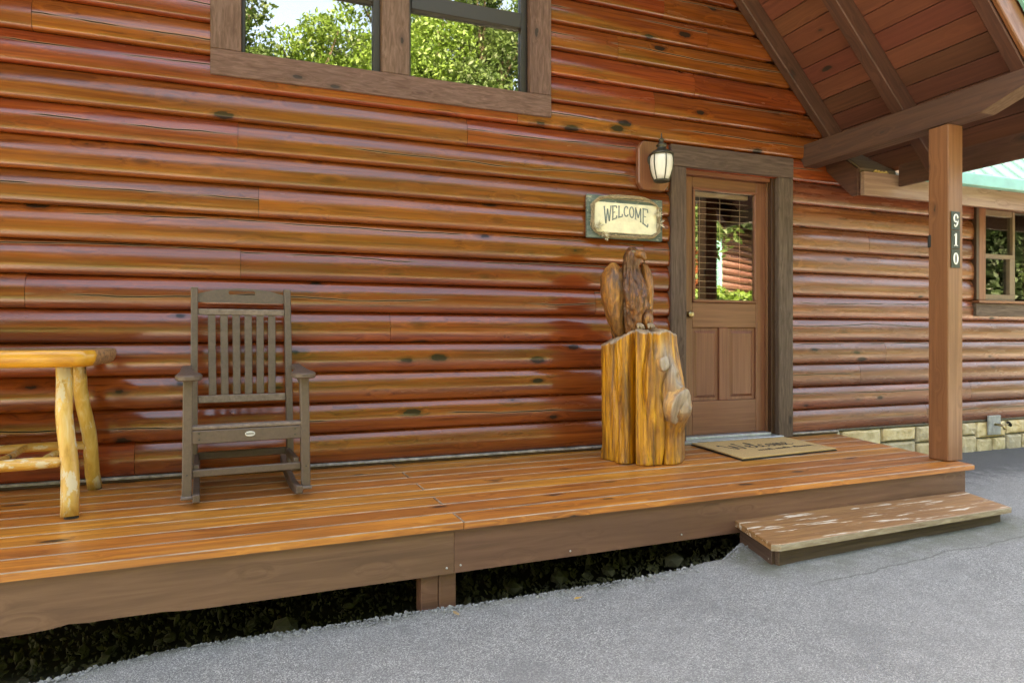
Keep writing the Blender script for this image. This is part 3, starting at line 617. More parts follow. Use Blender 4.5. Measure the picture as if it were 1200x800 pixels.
# ---- stone veneer foundation under the wing, each stone set in dark mortar
box('foundation', (4.3, -.006, -.6), (XW, .10, .028), m_mortar, cabin, 0)
fd = bpy.data.objects['foundation']
box('stone_ledge', (4.66, -.035, .022), (XW, -.007, .04), m_mortar, cabin, .004)
def stone(x0, x1, z0, z1, sd):
    n = 10; pts = []
    cx, cz, hx, hz = (x0+x1)/2, (z0+z1)/2, (x1-x0)/2, (z1-z0)/2
    per = [(-1, -1), (-.3, -1), (.35, -1), (1, -1), (1, 0), (1, 1), (.3, 1), (-.35, 1), (-1, 1), (-1, 0)]
    out = [(hx*a*(1+.05*noise.noise(Vector((sd, i*.7, 1))))-(.006*a if abs(a) == 1 and abs(b) == 1 else 0), hz*b*(1+.08*noise.noise(Vector((sd, i*.9, 5))))) for i, (a, b) in enumerate(per)]
    V = [(x, .0, z) for x, z in out]+[(x*.97, -.022-.006*noise.noise(Vector((x*30, sd, z*30))), z*.95) for x, z in out]+[(x*.82, -.034-.014*noise.noise(Vector((x*40, sd*3, z*40))), z*.74) for x, z in out]+[(.0, -.036-.012*noise.noise(Vector((sd, 2, 1))), 0.)]
    F = [(r_*n+i, r_*n+(i+1) % n, (r_+1)*n+(i+1) % n, (r_+1)*n+i) for r_ in range(2) for i in range(n)]+[(2*n+i, 2*n+(i+1) % n, 3*n) for i in range(n)]
    o = link('stone', recalc(pymesh('stone', V, F)), m_stone, fd, (cx, -.007, cz)); o.location -= fd.location
x = 4.40; sd = 1
rs = random.Random(4)
while x < XW-.1:
    wd = rs.choice([.2, .3, .42, .48, .26]); g = .014; zt, zb = .012, -.29
    wd = min(wd, XW-x)
    kind = rs.random()
    if wd < .3 and kind < .6: stone(x, x+wd-g, zb, zt, sd); sd += 1
    else:
        s = rs.uniform(-.17, -.10); stone(x, x+wd-g, s+g, zt, sd); sd += 1
        if wd > .38 and kind < .7: c_ = x+wd*rs.uniform(.35, .65); stone(x, c_-g, zb, s, sd); stone(c_, x+wd-g, zb, s, sd+1); sd += 2
        else: stone(x, x+wd-g, zb, s, sd); sd += 1
    x += wd
hb = thing('garden_tap', 'small garden hose tap on a grey plate set in the stone foundation', 'tap', (6.60, -.058, -.01))
box('plate', (-.085, -.008, -.10), (.085, .012, .085), m_greystone, hb, .004)
link('spout', tubemesh([(0, 0, 0), (0, -.05, 0), (.0, -.085, -.005), (0, -.1, -.04)], [.011, .012, .013, .011], 10), m_brass, hb, smooth=True)
link('handle', lathe([(.004, 0), (.03, .002), (.03, .008), (.004, .012)], 14), m_black, hb, (.05, -.1, .012), (R(60), 0, R(70)), smooth=False); link('stem', tubemesh([(0, -.06, 0), (.025, -.08, .005), (.05, -.1, .012)], .006, 8), m_brass, hb)

# ------------------------------------------------------------------ porch deck
A = Vector((-.834, -1.555)); Bv = Vector((4.346, -1.407)); da = math.atan2(Bv.y-A.y, Bv.x-A.x); U = Vector((math.cos(da), math.sin(da))); W = Vector((-U.y, U.x))
deck = thing('porch_deck', 'low porch deck of worn orange stained boards along the cabin wall', 'deck', (A.x, A.y, 0), da)
def deck_uv(p): q = Vector(p)-A; return q.dot(U), q.dot(W)
def board(poly, zt, th, name='deck_board', mats=(m_deck, m_edge), ch=.0048, parent=deck):
    """a plank from a convex quad (deck coordinates); its rubbed upper arrises carry the bare wood material"""
    cx = sum(p[0] for p in poly)/4; cy = sum(p[1] for p in poly)/4; q = [(p[0]-cx, p[1]-cy) for p in poly]
    def inset(d):
        out = []
        for i in range(4):
            p0, p1, p2 = Vector(q[i-1]), Vector(q[i]), Vector(q[(i+1) % 4]); e0 = (p1-p0).normalized(); e1 = (p2-p1).normalized()
            n0 = Vector((-e0.y, e0.x)); n1 = Vector((-e1.y, e1.x)); k = (n0+n1)/(1+n0.dot(n1)); out.append(p1+k*d)
        return out
    a = inset(ch); V = [(x, y, -th) for x, y in q]+[(x, y, -ch*.8) for x, y in q]+[(p.x, p.y, 0) for p in a]
    F = [(3, 2, 1, 0)]+[(i, (i+1) % 4, 4+(i+1) % 4, 4+i) for i in range(4)]+[(4+i, 4+(i+1) % 4, 8+(i+1) % 4, 8+i) for i in range(4)]+[(8, 9, 10, 11)]
    me = pymesh('board', V, F)
    for m in mats: me.materials.append(m)
    for i in (5, 6, 7, 8): me.polygons[i].material_index = 1
    return link(name, me, None, parent, (cx, cy, zt))
e0, e1 = deck_uv((4.346, -1.407)), deck_uv((4.637, .06))
def endu(v): return e0[0]+(e1[0]-e0[0])*(v-e0[1])/(e1[1]-e0[1])
PITCH = .170; uj = deck_uv((.868, -1.5))[0]
for r_ in range(9):
    v0, v1 = r_*PITCH, r_*PITCH+PITCH-.007
    us = [-2.0, uj+.008*r_*0-.0, endu(v0)] if r_ % 2 == 0 else [-2.0, -.95, endu(v0)]
    for i, (a, b) in enumerate(zip(us, us[1:])):
        b1 = endu(v1) if i == len(us)-2 else b
        a_ = a+.002 if i else a; bb = b-.002 if i < len(us)-2 else b
        board([(a_, v0), (bb, v0), (b1 if i == len(us)-2 else bb, v1), (a_, v1)], random.uniform(-.0015, .0015), .032)
us_ = deck_uv((.83, -1.5))[0]; ue = e0[0]-.055
def fascia(u0, u1, name='fascia_board', ragged=False):
    n = 60; up, lo = [], []
    for i in range(n+1):
        u = u0+(u1-u0)*i/n; up.append((u, -.034))
        z = -.232+.0015*noise.noise(Vector((u*3, 0, 0)))
        if ragged:
            k = smooth01(.1, .22, u)*smooth01(.72, .38, u); z += k*(.012+.010*noise.noise(Vector((u*9, 2, 0))))
        lo.append((u, z))
    cx = (u0+u1)/2; poly = [(u-cx, z+.133) for u, z in lo+up[::-1]]
    return link(name, prism(poly, .035, 'y'), m_fascia, deck, (cx, .042, -.133))
fascia(-2.0, us_-.001, ragged=True); fascia(us_+.001, ue)
for u, z in ((us_-.035, -.205), (us_+.03, -.2), (2.25, -.205), (2.9, -.2)): link('nail', lathe([(.005, 0), (.005, .003), (.002, .005)], 8), m_nail, deck, (u, .0245, z), (R(90), 0, 0))
# return fascia along the angled end and the short support post
p0, p1 = Vector((ue+.005, .04, -.133)), Vector((endu(1.45)-.06, 1.45, -.133)); bar('fascia_board', p0, p1, .035, .198, m_fascia, deck, .003)
sp = deck_uv((.70, -1.5))[0]
box('support_post', (sp-.012, .062, -.55), (sp+.068, .15, -.04), m_fascia, deck, .004); box('support_post', (sp+.07, .058, -.55), (sp+.15, .152, -.04), m_fascia, deck, .004)
for u in (.2, 2.6, 4.0): box('joist', (u, .14, -.22), (u+.04, 1.45, -.034), m_riser, deck, .002)
# ------------------------------------------------------------------ step
step = thing('porch_step', 'wide low wooden step with flaking pale paint in front of the porch deck', 'step', (2.42, -1.425, 0))
q = [(-.115, -.405), (-.075, -.425), (1.69, -.352), (1.83, .022), (.0, .0)]
me = prism(q, .034, 'z', .004); o = link('tread', me, m_tread, step, (0, 0, -.182))
edge = link('tread_edge', prism([(-.118, -.407), (-.076, -.4285), (1.693, -.3555), (1.692, -.349), (-.074, -.4215), (-.112, -.402)], .030, 'z'), m_edge, step, (0, 0, -.1825))
bar('riser', (-.055, -.375, -.262), (1.655, -.305, -.262), .03, .124, m_riser, step); bar('side_board', (-.057, -.36, -.262), (.045, -.01, -.262), .03, .123, m_riser, step); bar('side_board', (1.66, -.29, -.262), (1.77, .01, -.262), .03, .123, m_riser, step)
link('nail', lathe([(.005, 0), (.005, .003), (.002, .005)], 8), m_nail, step, (-.06, -.33, -.265), (0, R(-90), 0))
# ------------------------------------------------------------------ porch post and numbers
post = thing('porch_post', 'tall square brown porch post carrying the house number', 'post', (4.342, -1.214, 0))
link('shaft', boxmesh(.14, .14, 2.234, .005), postw('Z'), post, (0, 0, 1.119))
hn = thing('house_number', 'three dark plates reading 910 in white numerals on the porch post', 'house number', (4.336, -1.286, 1.283))
def ell(cx, cy, rx, ry, a0, a1, w0, w1, n=28):
    """arc whose stroke is thick on its upright sides (w1) and thin at top and bottom (w0)"""
    return [(cx+rx*math.cos(R(a0+(a1-a0)*i/n)), cy+ry*math.sin(R(a0+(a1-a0)*i/n)), w0+(w1-w0)*abs(math.cos(R(a0+(a1-a0)*i/n)))**1.5) for i in range(n+1)]
DIG = {'9': [ell(0, .016, .0165, .025, 0, 360, .007, .014), [(.0165, .016, .014), (.0165, -.004, .014), (.013, -.022, .012), (.004, -.036, .009), (-.007, -.039, .008), (-.014, -.033, .009)], ell(-.012, -.030, .003, .003, 0, 360, .006, .006, 10)],
       '1': [[(0, .042, .015), (0, -.042, .015)], [(-.018, -.040, .006), (.018, -.040, .006)], [(-.017, .026, .004), (-.008, .033, .007), (0, .041, .004)]],
       '0': [ell(0, 0, .0165, .036, 0, 360, .007, .015)]}
for i, ch in enumerate('019'):
    z = .062+.1255*i; pl = box('plate', (-.041, -.004, z-.061), (.041, .0, z+.061), m_plate, hn, .001)
    dg = link('numeral', ribbon(DIG[ch], .002), m_digit, pl, (0, -.0025, 0), (R(90), 0, 0)); dg['label'] = 'white numeral '+ch
link('bell_push', boxmesh(.012, .022, .085, .005), m_black, post, (-.0765, .058, 1.474))

# ------------------------------------------------------------------ lantern
lan = thing('wall_lantern', 'small bronze wall lantern with frosted glass beside the front door', 'lantern', (2.78, -.045, 1.92))
mb = [(-.132, .05), (-.095, .0), (.09, .0), (.13, .05), (.13, .31), (.095, .362), (-.095, .362), (-.132, .31)]
link('mounting_block', prism(mb, .05, 'y', .006), m_jamb if False else wood('copper_brown_block', [(.14, .05, .022), (.2, .078, .034), (.26, .105, .05)], 'Z', rough=.4, coat=.3, bump=.2), lan, (0, -.022, 0))
link('back_plate', lathe([(.05, 0), (.052, .006), (.046, .016), (.02, .02)], 20), m_bronze, lan, (-.01, -.047, .22), (R(90), 0, 0), smooth=True)
link('arm', tubemesh([(-.01, -.06, .22), (-.02, -.075, .25), (-.025, -.1, .268), (-.01, -.135, .272), (.0, -.15, .262)], .009, 10), m_bronze, lan, smooth=True)
LX, LY = -.015, -.165
K = 1.36
def big(pr): return [(r_*K, .045+(z-.055)*1.08) for r_, z in pr]
link('cap', lathe(big([(.062, .225), (.066, .231), (.055, .245), (.035, .262), (.024, .27), (.022, .285), (.030, .29), (.026, .30), (.012, .312), (.011, .325), (.016, .33), (.013, .338), (.004, .345), (.003, .372), (.001, .38)]), 24), m_bronze, lan, (LX, LY, 0), smooth=True)
link('glass', lathe(big([(.036, .058), (.047, .09), (.056, .13), (.060, .17), (.059, .205), (.055, .226)]), 24), m_lampglass, lan, (LX, LY, 0), smooth=True)
for k in range(6):
    a = k*math.pi/3+.35; link('cage_rib', tubemesh([(r_*math.cos(a), r_*math.sin(a), z) for r_, z in big([(.039, .055), (.050, .09), (.059, .13), (.063, .17), (.062, .205), (.058, .228)])], .0042, 6), m_bronze, lan, (LX, LY, 0))
link('base_ring', lathe(big([(.02, .042), (.036, .046), (.042, .052), (.042, .06), (.036, .062)]), 24), m_bronze, lan, (LX, LY, 0), smooth=True)

# ------------------------------------------------------------------ welcome sign
sg = thing('welcome_sign', 'teal framed WELCOME sign wreathed in twigs on the log wall', 'sign', (2.545, -.048, 1.543))
SW, SH = .318, .312
box('backing_board', (-SW, -.028, 0), (SW, -.001, SH), m_signb, sg, .004)
box('panel', (-.262, -.038, .042), (.262, -.0285, .262), m_cream, sg, .003)
FONT = {'W': [[(0, 1), (.25, 0)], [(.25, 0), (.5, .85)], [(.5, .85), (.75, 0)], [(.75, 0), (1, 1)], [(-.1, 1), (.14, 1)], [(.86, 1), (1.1, 1)]],
        'E': [[(.15, 0), (.15, 1)], [(0, 1), (.9, 1), (.92, .82)], [(0, 0), (.9, 0), (.95, .2)], [(.15, .52), (.62, .52)]],
        'L': [[(.2, 0), (.2, 1)], [(0, 1), (.4, 1)], [(.02, 0), (.9, 0), (.95, .25)]],
        'C': [[(.92, .8), (.75, .97), (.5, 1.), (.2, .85), (.08, .5), (.2, .15), (.5, 0), (.78, .04), (.95, .22)]],
        'O': [[(.5+.45*math.cos(t*math.pi/8), .5+.5*math.sin(t*math.pi/8)) for t in range(17)]],
        'M': [[(.08, 0), (.1, 1)], [(.1, 1), (.5, .2)], [(.5, .2), (.9, 1)], [(.9, 1), (.92, 0)], [(-.05, 0), (.22, 0)], [(.78, 0), (1.05, 0)]]}
bounds = [-.19, -.125, -.075, -.028, .02, .068, .13, .19]
top = lambda x: .228+.012*(1-(x/.19)**2); bot = lambda x: .168-.075*(abs(x)/.19)**1.8
for i, ch in enumerate('WELCOME'):
    x0, x1 = bounds[i]+.005, bounds[i+1]-.004; st = []
    for s in FONT[ch]:
        pts = []
        for (a, b), (c, d) in zip(s, s[1:]):
            for t in range(4): pts.append((a+(c-a)*t/4, b+(d-b)*t/4))
        pts.append(s[-1]); horiz = abs(s[0][1]-s[-1][1]) < .05 and len(s) < 3
        st.append([((x0+(x1-x0)*a), bot(x0+(x1-x0)*a)+(top(x0+(x1-x0)*a)-bot(x0+(x1-x0)*a))*b, .006 if horiz else .0095) for a, b in pts])
    link('letter', ribbon(st, .0015), m_letter, sg, (0, -.0382, 0), (R(90), 0, 0))
rt = random.Random(3)
for k in range(9):
    pts = []; o1, o2, ph = rt.uniform(-.012, .012), rt.uniform(-.012, .012), rt.uniform(0, 6)
    for i in range(41):
        a = 2*math.pi*i/40+ph*.02; ca, sa = math.cos(a), math.sin(a); e = .42
        px = (.285+o1)*math.copysign(abs(ca)**e, ca); pz = (.132+o2)*math.copysign(abs(sa)**e, sa)+(.02*max(0, sa)*(1-abs(ca)))
        pts.append((px+.006*math.sin(5*a+ph), -.036-.008*math.sin(3*a+ph)-.003*(k % 3), .155+pz+.006*math.cos(7*a+ph)))
    link('twig', tubemesh(pts, [.0035+.0015*math.sin(i*.9+k) for i in range(41)], 5, False), m_twig, sg)
def blossom(cx, cz, n, L, seed_, up=0.):
    r0 = random.Random(seed_)
    for i in range(n):
        a = r0.uniform(0, 6.28); l = L*r0.uniform(.5, 1.); d = Vector((math.cos(a), -r0.uniform(.25, .9), math.sin(a)+up)).normalized()
        b = Vector((cx, -.042, cz)); s = d.orthogonal().normalized()*l*.16
        V = [b, b+d*l*.5+s, b+d*l, b+d*l*.5-s, b+d*l*.5+Vector((0, -.006, 0))]
        link('petal', pymesh('petal', V, [(0, 1, 4), (1, 2, 4), (2, 3, 4), (3, 0, 4)]), m_dried, sg)
blossom(-.235, .085, 26, .06, 1); blossom(-.19, .03, 18, .05, 2, -.4); blossom(.265, .2, 30, .05, 4, .3); blossom(.275, .13, 14, .06, 5, -.5); blossom(-.165, .0, 10, .035, 9, -.6)

# ------------------------------------------------------------------ door mat
mq = [(3.02, -.775), (3.93, -.70), (3.99, -.13), (3.085, -.125)]
mat_o = thing('door_mat', 'tan coir door mat with black script lettering at the front door', 'door mat', (3.55, -.45, .003), R(4))
def to_local(o, p): c, s = math.cos(-o.rotation_euler.z), math.sin(-o.rotation_euler.z); x, y = p[0]-o.location.x, p[1]-o.location.y; return (x*c-y*s, x*s+y*c)
ml = [to_local(mat_o, p) for p in mq]
link('rubber_base', prism(ml, .006, 'z'), m_black, mat_o, (0, 0, .0035)); link('pile', prism([(x*.988, y*.985) for x, y in ml], .011, 'z', .003), m_mat, mat_o, (0, 0, .0125))
def curve(pts, wd, n=10):
    """smooth script stroke through the points (Catmull-Rom)"""
    out = []; P = [pts[0]]+pts+[pts[-1]]
    for i in range(1, len(P)-2):
        p0, p1, p2, p3 = (np.array(P[i+d]) for d in (-1, 0, 1, 2))
        for t in np.linspace(0, 1, n, endpoint=False):
            q_ = .5*((2*p1)+(-p0+p2)*t+(2*p0-5*p1+4*p2-p3)*t*t+(-p0+3*p1-3*p2+p3)*t**3); dx = abs((p2-p1)[1]); out.append((q_[0], q_[1], wd*(.6+.6*dx/(dx+abs((p2-p1)[0])+1e-6))))
    out.append((*pts[-1], wd*.6)); return out
SCR = {'W': ([(-.15, .8), (0, 1.), (.1, .3), (.25, 0), (.42, .5), (.5, .8), (.55, .2), (.7, 0), (.9, .6), (1., 1.1), (1.15, 1.0)], 1.15), 'e': ([(0, .2), (.25, .35), (.3, .5), (.15, .55), (.05, .3), (.2, .02), (.5, .15)], .45), 'l': ([(0, .15), (.25, .7), (.28, 1.05), (.15, 1.), (.12, .3), (.25, .02), (.4, .15)], .38),
       'c': ([(.35, .45), (.2, .55), (.05, .3), (.2, .02), (.5, .15)], .47), 'o': ([(.25, .52), (.08, .4), (.1, .08), (.3, .05), (.38, .35), (.25, .52), (.5, .45)], .48), 'm': ([(0, .45), (.08, .5), (.1, .0), (.15, .4), (.28, .5), (.32, .02), (.38, .4), (.5, .5), (.55, .05), (.7, .15)], .68)}
st = []; x = 0
for ch in 'Welcome': pts, adv = SCR[ch]; st.append(curve([(x+a, b) for a, b in pts], .09)); x += adv
st = [[(-.33+a*.145, -.03+b*.18, wd*.13) for a, b, wd in s] for s in st]
x = 0; s2 = []
rw = random.Random(8)
for k in range(22):
    if k in (6, 13): x += .03; continue
    h = rw.choice([.03, .03, .055]); s2.append(curve([(-.20+x, -.135), (-.19+x, -.135+h), (-.18+x, -.135), (-.172+x, -.128)], .006, 4)); x += .0235
link('lettering', ribbon(st+s2, .0012), m_matink, mat_o, (-.02, .02, .0182))

# ------------------------------------------------------------------ rocking chair
ch = thing('rocking_chair', 'taupe slatted rocking chair standing on the deck against the log wall', 'chair', (-.06, -.405, 0), R(4))
PB = m_poly
for s in (-1, 1):
    bar('front_leg', (s*.28, -.335, .045), (s*.274, -.318, .618), .044, .05, PB, ch, .005)
    # rocker: a curved runner
    up, lo = [], []
    for i in range(17):
        y = -.43+.81*i/16; z = (y+.12)**2*.33; lo.append((y, z)); up.append((y, z+.062-.02*abs(y)/.38))
    link('rocker', prism(lo+up[::-1], .032, 'x', .004), PB, ch, (s*.238, 0, 0))
    box('foot_pad', (s*.28-.027, -.372, .036), (s*.28+.027, -.305, .052), m_polyt, ch, .004)
    # arm: wide rounded paddle narrowing to the back
    arm = [(-.05, .30), (-.054, .0), (-.066, -.12), (-.070, -.17), (-.060, -.215), (-.03, -.238), (.012, -.238), (.042, -.215), (.052, -.17), (.048, -.12), (.02, -.02), (.006, .08), (.0, .30)]
    arm = [(-x, y) if s > 0 else (x, y) for x, y in arm]
    o = link('arm', prism(arm, .028, 'z', .006), PB, ch, (s*.262, -.16, .637), (R(3), 0, 0))
    bar('back_post', (s*.252, .085, .05), (s*.250, .235, 1.103), .036, .058, PB, ch, .004)
    box('post_cap', (s*.25-.019, .204, 1.101), (s*.25+.019, .266, 1.107), m_polyt, ch, .002)
    bar('side_rail', (s*.238, -.31, .335), (s*.238, .115, .30), .026, .07, PB, ch, .004); bar('side_stretcher', (s*.238, -.31, .175), (s*.24, .095, .165), .026, .04, PB, ch, .004)
    bar('arm_brace', (s*.27, -.29, .585), (s*.262, -.22, .62), .03, .03, PB, ch, .004)
    for z in (.322, .352): link('screw', lathe([(.0045, 0), (.0045, .002)], 8), m_screw, ch, (s*.225, -.3495, z), (R(90), 0, 0))
    link('screw', lathe([(.0045, 0), (.0045, .002)], 8), m_screw, ch, (s*.279, -.3585, .155), (R(90), 0, 0))
def backy(z): return .085+(z-.05)*.15/1.053
# headrest with its hand hole
hl, zt = .232, 1.105
top_ = [(-hl, 1.072), (-.15, 1.094), (-.07, 1.104), (0, 1.107), (.07, 1.104), (.15, 1.094), (hl, 1.072)]
bm = bmesh.new(); outer = [(-hl, 1.024)]+[(hl, 1.024)]+top_[::-1]
hole = [(-.062+.011*math.cos(t), 1.081+.0125*math.sin(t)) for t in np.linspace(math.pi/2, 3*math.pi/2, 7)]+[(.062+.011*math.cos(t), 1.081+.0125*math.sin(t)) for t in np.linspace(-math.pi/2, math.pi/2, 7)]
for t in (-.013, .013):
    vo = [bm.verts.new((x, t, z)) for x, z in outer]; vh = [bm.verts.new((x, t, z)) for x, z in hole]
    es = [bm.edges.new((a[i], a[(i+1) % len(a)])) for a in (vo, vh) for i in range(len(a))]
    bmesh.ops.triangle_fill(bm, use_beauty=True, edges=es)
    if t < 0: f0 = vo, vh
    else:
        for a, b in ((f0[0], vo), (f0[1], vh)):
            for i in range(len(a)): bm.faces.new((a[i], a[(i+1) % len(a)], b[(i+1) % len(b)], b[i]))
o = link('headrest', bmdone(bm, 'headrest'), m_poly, ch, (0, backy(1.06), 0), (0, 0, 0)); lean = math.atan(.15/1.053)
for v in o.data.vertices: v.co.y += (v.co.z-1.06)*.1425
bar('back_rail', (-.233, backy(.965)-.004, .968), (.233, backy(.965)-.004, .968), .026, .036, m_polyt, ch, .004); bar('back_rail', (-.233, backy(.475)-.004, .478), (.233, backy(.475)-.004, .478), .026, .042, m_polyt, ch, .004)
for i in range(6):
    x = -.162+.0648*i; bar('back_slat', (x*.97, backy(.50), .498), (x, backy(.95), .951), .040, .018, m_poly, ch, .003, R(90) if False else 0)
for i in range(6):
    y = -.345+.078*i; z = .388-.012*i; box('seat_slat', (-.262 if i == 0 else -.225, y, z-.02), (.262 if i == 0 else .225, y+.07, z), m_polyt if i == 0 else m_poly, ch, .005)
box('apron', (-.257, -.348, .300), (.257, -.322, .366), m_poly, ch, .004); box('front_stretcher', (-.258, -.335, .136), (.258, -.305, .172), m_poly, ch, .004); box('rear_stretcher', (-.235, .09, .15), (.235, .115, .19), m_poly, ch, .004)
bd = link('badge', lathe([(.024, 0), (.024, .002), (.021, .003)], 24, 1, .55), m_badge, ch, (.008, -.3485, .338), (R(90), 0, 0))
bs = [[(-.018+.006*i, -.002, .003), (-.016+.006*i, .004, .003), (-.014+.006*i, -.002, .003)] for i in range(6)]
link('badge_print', ribbon(bs, .0006), m_screw, bd, (0, 0, .0031))

# ------------------------------------------------------------------ rustic table at the left
tb = thing('rustic_table', 'rustic table with a live edge slab top and peeled log legs', 'table', (-1.35, -.48, 0))
def T(p): return (p[0]+1.35, p[1]+.48, p[2])
# slab top: top face, live edge rim, chewed bark at the end
outl = [(-2.05, -.86), (-1.7, -.845), (-1.3, -.87), (-1.05, -.855), (-.86, -.865), (-.74, -.85), (-.695, -.80), (-.685, -.6), (-.69, -.4), (-.715, -.2), (-.745, -.09), (-.85, -.065), (-1.3, -.065), (-2.05, -.06)]
dense = []
for i in range(len(outl)):
    a, b = outl[i], outl[(i+1) % len(outl)]
    for t in range(4): dense.append((a[0]+(b[0]-a[0])*t/4, a[1]+(b[1]-a[1])*t/4))
dense = [(x+.008*fbm(x*6, y*6), y+.006*fbm(x*5+9, y*5)) for x, y in dense]
lev = [(.0, .758, .025), (.004, .765, .01), (.0, .762, .002), (-.004, .735, .0), (.0, .705, .006), (.0, .69, .022), (.0, .686, .05)]
lev = [(.766, .018), (.763, .004), (.742, -.004), (.715, .0), (.695, .014), (.688, .04)]
cx, cy = -1.35, -.46; V, F = [], []; n = len(dense)
for z, ins in lev:
    for (x, y) in dense:
        l = math.hypot(x-cx, y-cy); k = 1-ins/l; jj = .006*fbm(x*14, y*14, z*30) if x > -.73 else .002*fbm(x*14, y*14, z*30); V.append(T((cx+(x-cx)*k+jj, cy+(y-cy)*k, z)))
for r_ in range(len(lev)-1):
    for i in range(n): F.append((r_*n+i, (r_+1)*n+i, (r_+1)*n+(i+1) % n, r_*n+(i+1) % n))
F.append(tuple(range(n))); F.append(tuple((len(lev)-1)*n+i for i in range(n))[::-1])
me = recalc(pymesh('slab', V, F)); me.materials.append(m_slabedge); me.materials.append(m_slabtop); me.materials.append(m_bark)
for p in me.polygons:
    c_ = p.center
    if len(p.vertices) > 8: p.material_index = 1
    elif c_.x > 1.35-.722 and c_.y > .48-.80: p.material_index = 2
    p.use_smooth = len(p.vertices) < 8
link('slab_top', me, None, tb)
rl = random.Random(5)
def logleg(a, b, r0, r1, name, sd):
    pts = [Vector(T(a)).lerp(Vector(T(b)), t/9)+Vector((.005*math.sin(t*1.1+sd), .004*math.cos(t*.9+sd), 0)) for t in range(10)]
    return link(name, tubemesh(pts, [r0+(r1-r0)*t/9 for t in range(10)], 14, True, .06, sd), peeled('Z'), tb, smooth=False)
def shade_tube(o):
    for p in o.data.polygons: p.use_smooth = len(p.vertices) == 4
    return o
shade_tube(logleg((-.845, -.70, .70), (-.788, -.80, .008), .034, .037, 'leg', 1)); shade_tube(logleg((-.872, -.30, .70), (-.815, -.165, .008), .033, .036, 'leg', 2)); shade_tube(logleg((-1.83, -.70, .70), (-1.9, -.80, .008), .040, .041, 'leg', 3)); shade_tube(logleg((-1.83, -.30, .70), (-1.9, -.165, .008), .038, .039, 'leg', 4))
for x, y in ((-.788, -.80), (-.815, -.165), (-1.9, -.8), (-1.9, -.165)): link('foot_pad', lathe([(.03, 0), (.03, .01)], 12), m_black, tb, T((x, y, 0)))
def logbar(a, b, r0, name, sd, ends=.012):
    a, b = Vector(T(a)), Vector(T(b)); pts = [a.lerp(b, t/8)+Vector((0, .003*math.sin(t+sd), .005*math.cos(t*.7+sd))) for t in range(9)]
    rr = [r0*(1+.05*math.sin(t*1.7+sd)) for t in range(9)]; rr[0] = rr[-1] = ends; 
    pts.insert(1, pts[0].lerp(pts[1], .25)); rr.insert(1, r0*.9); pts.insert(-1, pts[-1].lerp(pts[-2], .25)); rr.insert(-1, r0*.9)
    return shade_tube(link(name, tubemesh(pts, rr, 12, True, .08, sd), peeled('X'), tb))
logbar((-1.85, -.765, .235), (-.82, -.765, .248), .027, 'stretcher', 1); logbar((-1.85, -.215, .235), (-.83, -.215, .245), .025, 'stretcher', 2)
for i in range(5): x = -.92-.19*i; logbar((x, -.75, .248), (x-.01, -.23, .25), .016, 'shelf_rung', i+5)

# ------------------------------------------------------------------ eagle carved on a stump
ec = thing('eagle_carving', 'carved wooden eagle with folded wings on a varnished yellow tree stump', 'carving', (2.43, -.50, 0), -PSI)
NA, NZ = 220, 90
def bumpf(a, c, wd): d = (a-c+math.pi) % (2*math.pi)-math.pi; return math.exp(-(d/wd)**2)
def stump_r(a, z):
    # a = 0 looks to picture right, -90 deg to the viewer
    r = .240+.018*math.cos(2*(a+.4))+.012*math.sin(3*a+1)+.010*math.sin(5*a)
    r -= .085*bumpf(a, R(-118), .08)*smooth01(.95, .55, z)+.045*bumpf(a, R(-118), .06)          # deep split left of the middle
    r -= .040*bumpf(a, R(-158)+.1*math.sin(z*7), .07); r -= .034*bumpf(a, R(-95)+.08*math.sin(z*9), .05)*smooth01(.1, .5, z); r -= .045*bumpf(a, R(-66)+.06*math.sin(z*11), .045)*smooth01(.95, .5, z); r -= .03*bumpf(a, R(-140)+.05*math.sin(z*13), .035)*smooth01(.0, .4, z)
    r -= .06*bumpf(a, R(-10), .6)*smooth01(.42, .86, z)                                       # narrower to the upper right
    r += .008*smooth01(.10, .0, z)*math.sin(7*a); r -= .045*bumpf(a, R(-80), .07)*smooth01(.66, .84, z)
    r += .012*fbm(math.cos(a)*2.2, math.sin(a)*2.2, z*1.1)
    fl = 1-abs(noise.noise(Vector((math.cos(a)*7, math.sin(a)*7, z*.9+4))))*2; r += .010*fl
    fl = 1-abs(noise.noise(Vector((math.cos(a)*17, math.sin(a)*17, z*1.6))))*2; r += .006*fl+.004*fbm(math.cos(a)*34, math.sin(a)*34, z*9)
    # the burl: a broken limb running down the right side
    r -= .045*math.exp(-((a-R(-47))/.13)**2-((z-.555)/.035)**2); r -= .03*math.exp(-((a-R(-70))/.09)**2-((z-.50)/.08)**2)
    t_ = max(0., min(1., (.70-z)/.32)); r += .022*t_*math.exp(-((a-R(-45))/.5)**2)*fbm(math.cos(a)*10, math.sin(a)*10, z*14)*smooth01(.2, .4, z); ac = R(-66)+t_*R(26); d2 = ((a-ac)/(.24+.26*t_))**2; r += (.02+.075*t_)*math.exp(-d2)*smooth01(.80, .66, z)*smooth01(.16, .40, z)
    return r
def stump_top(x, y):
    return .868-.085*smooth01(-.09, -.27, x)-.012*smooth01(.1, .25, x)+.022*fbm(x*6, y*6)+.01*math.floor(2*noise.noise(Vector((x*9, y*9, 3))))-.02*smooth01(.0, .03, x)*smooth01(.08, .05, x)
V, F, grey = [], [], []
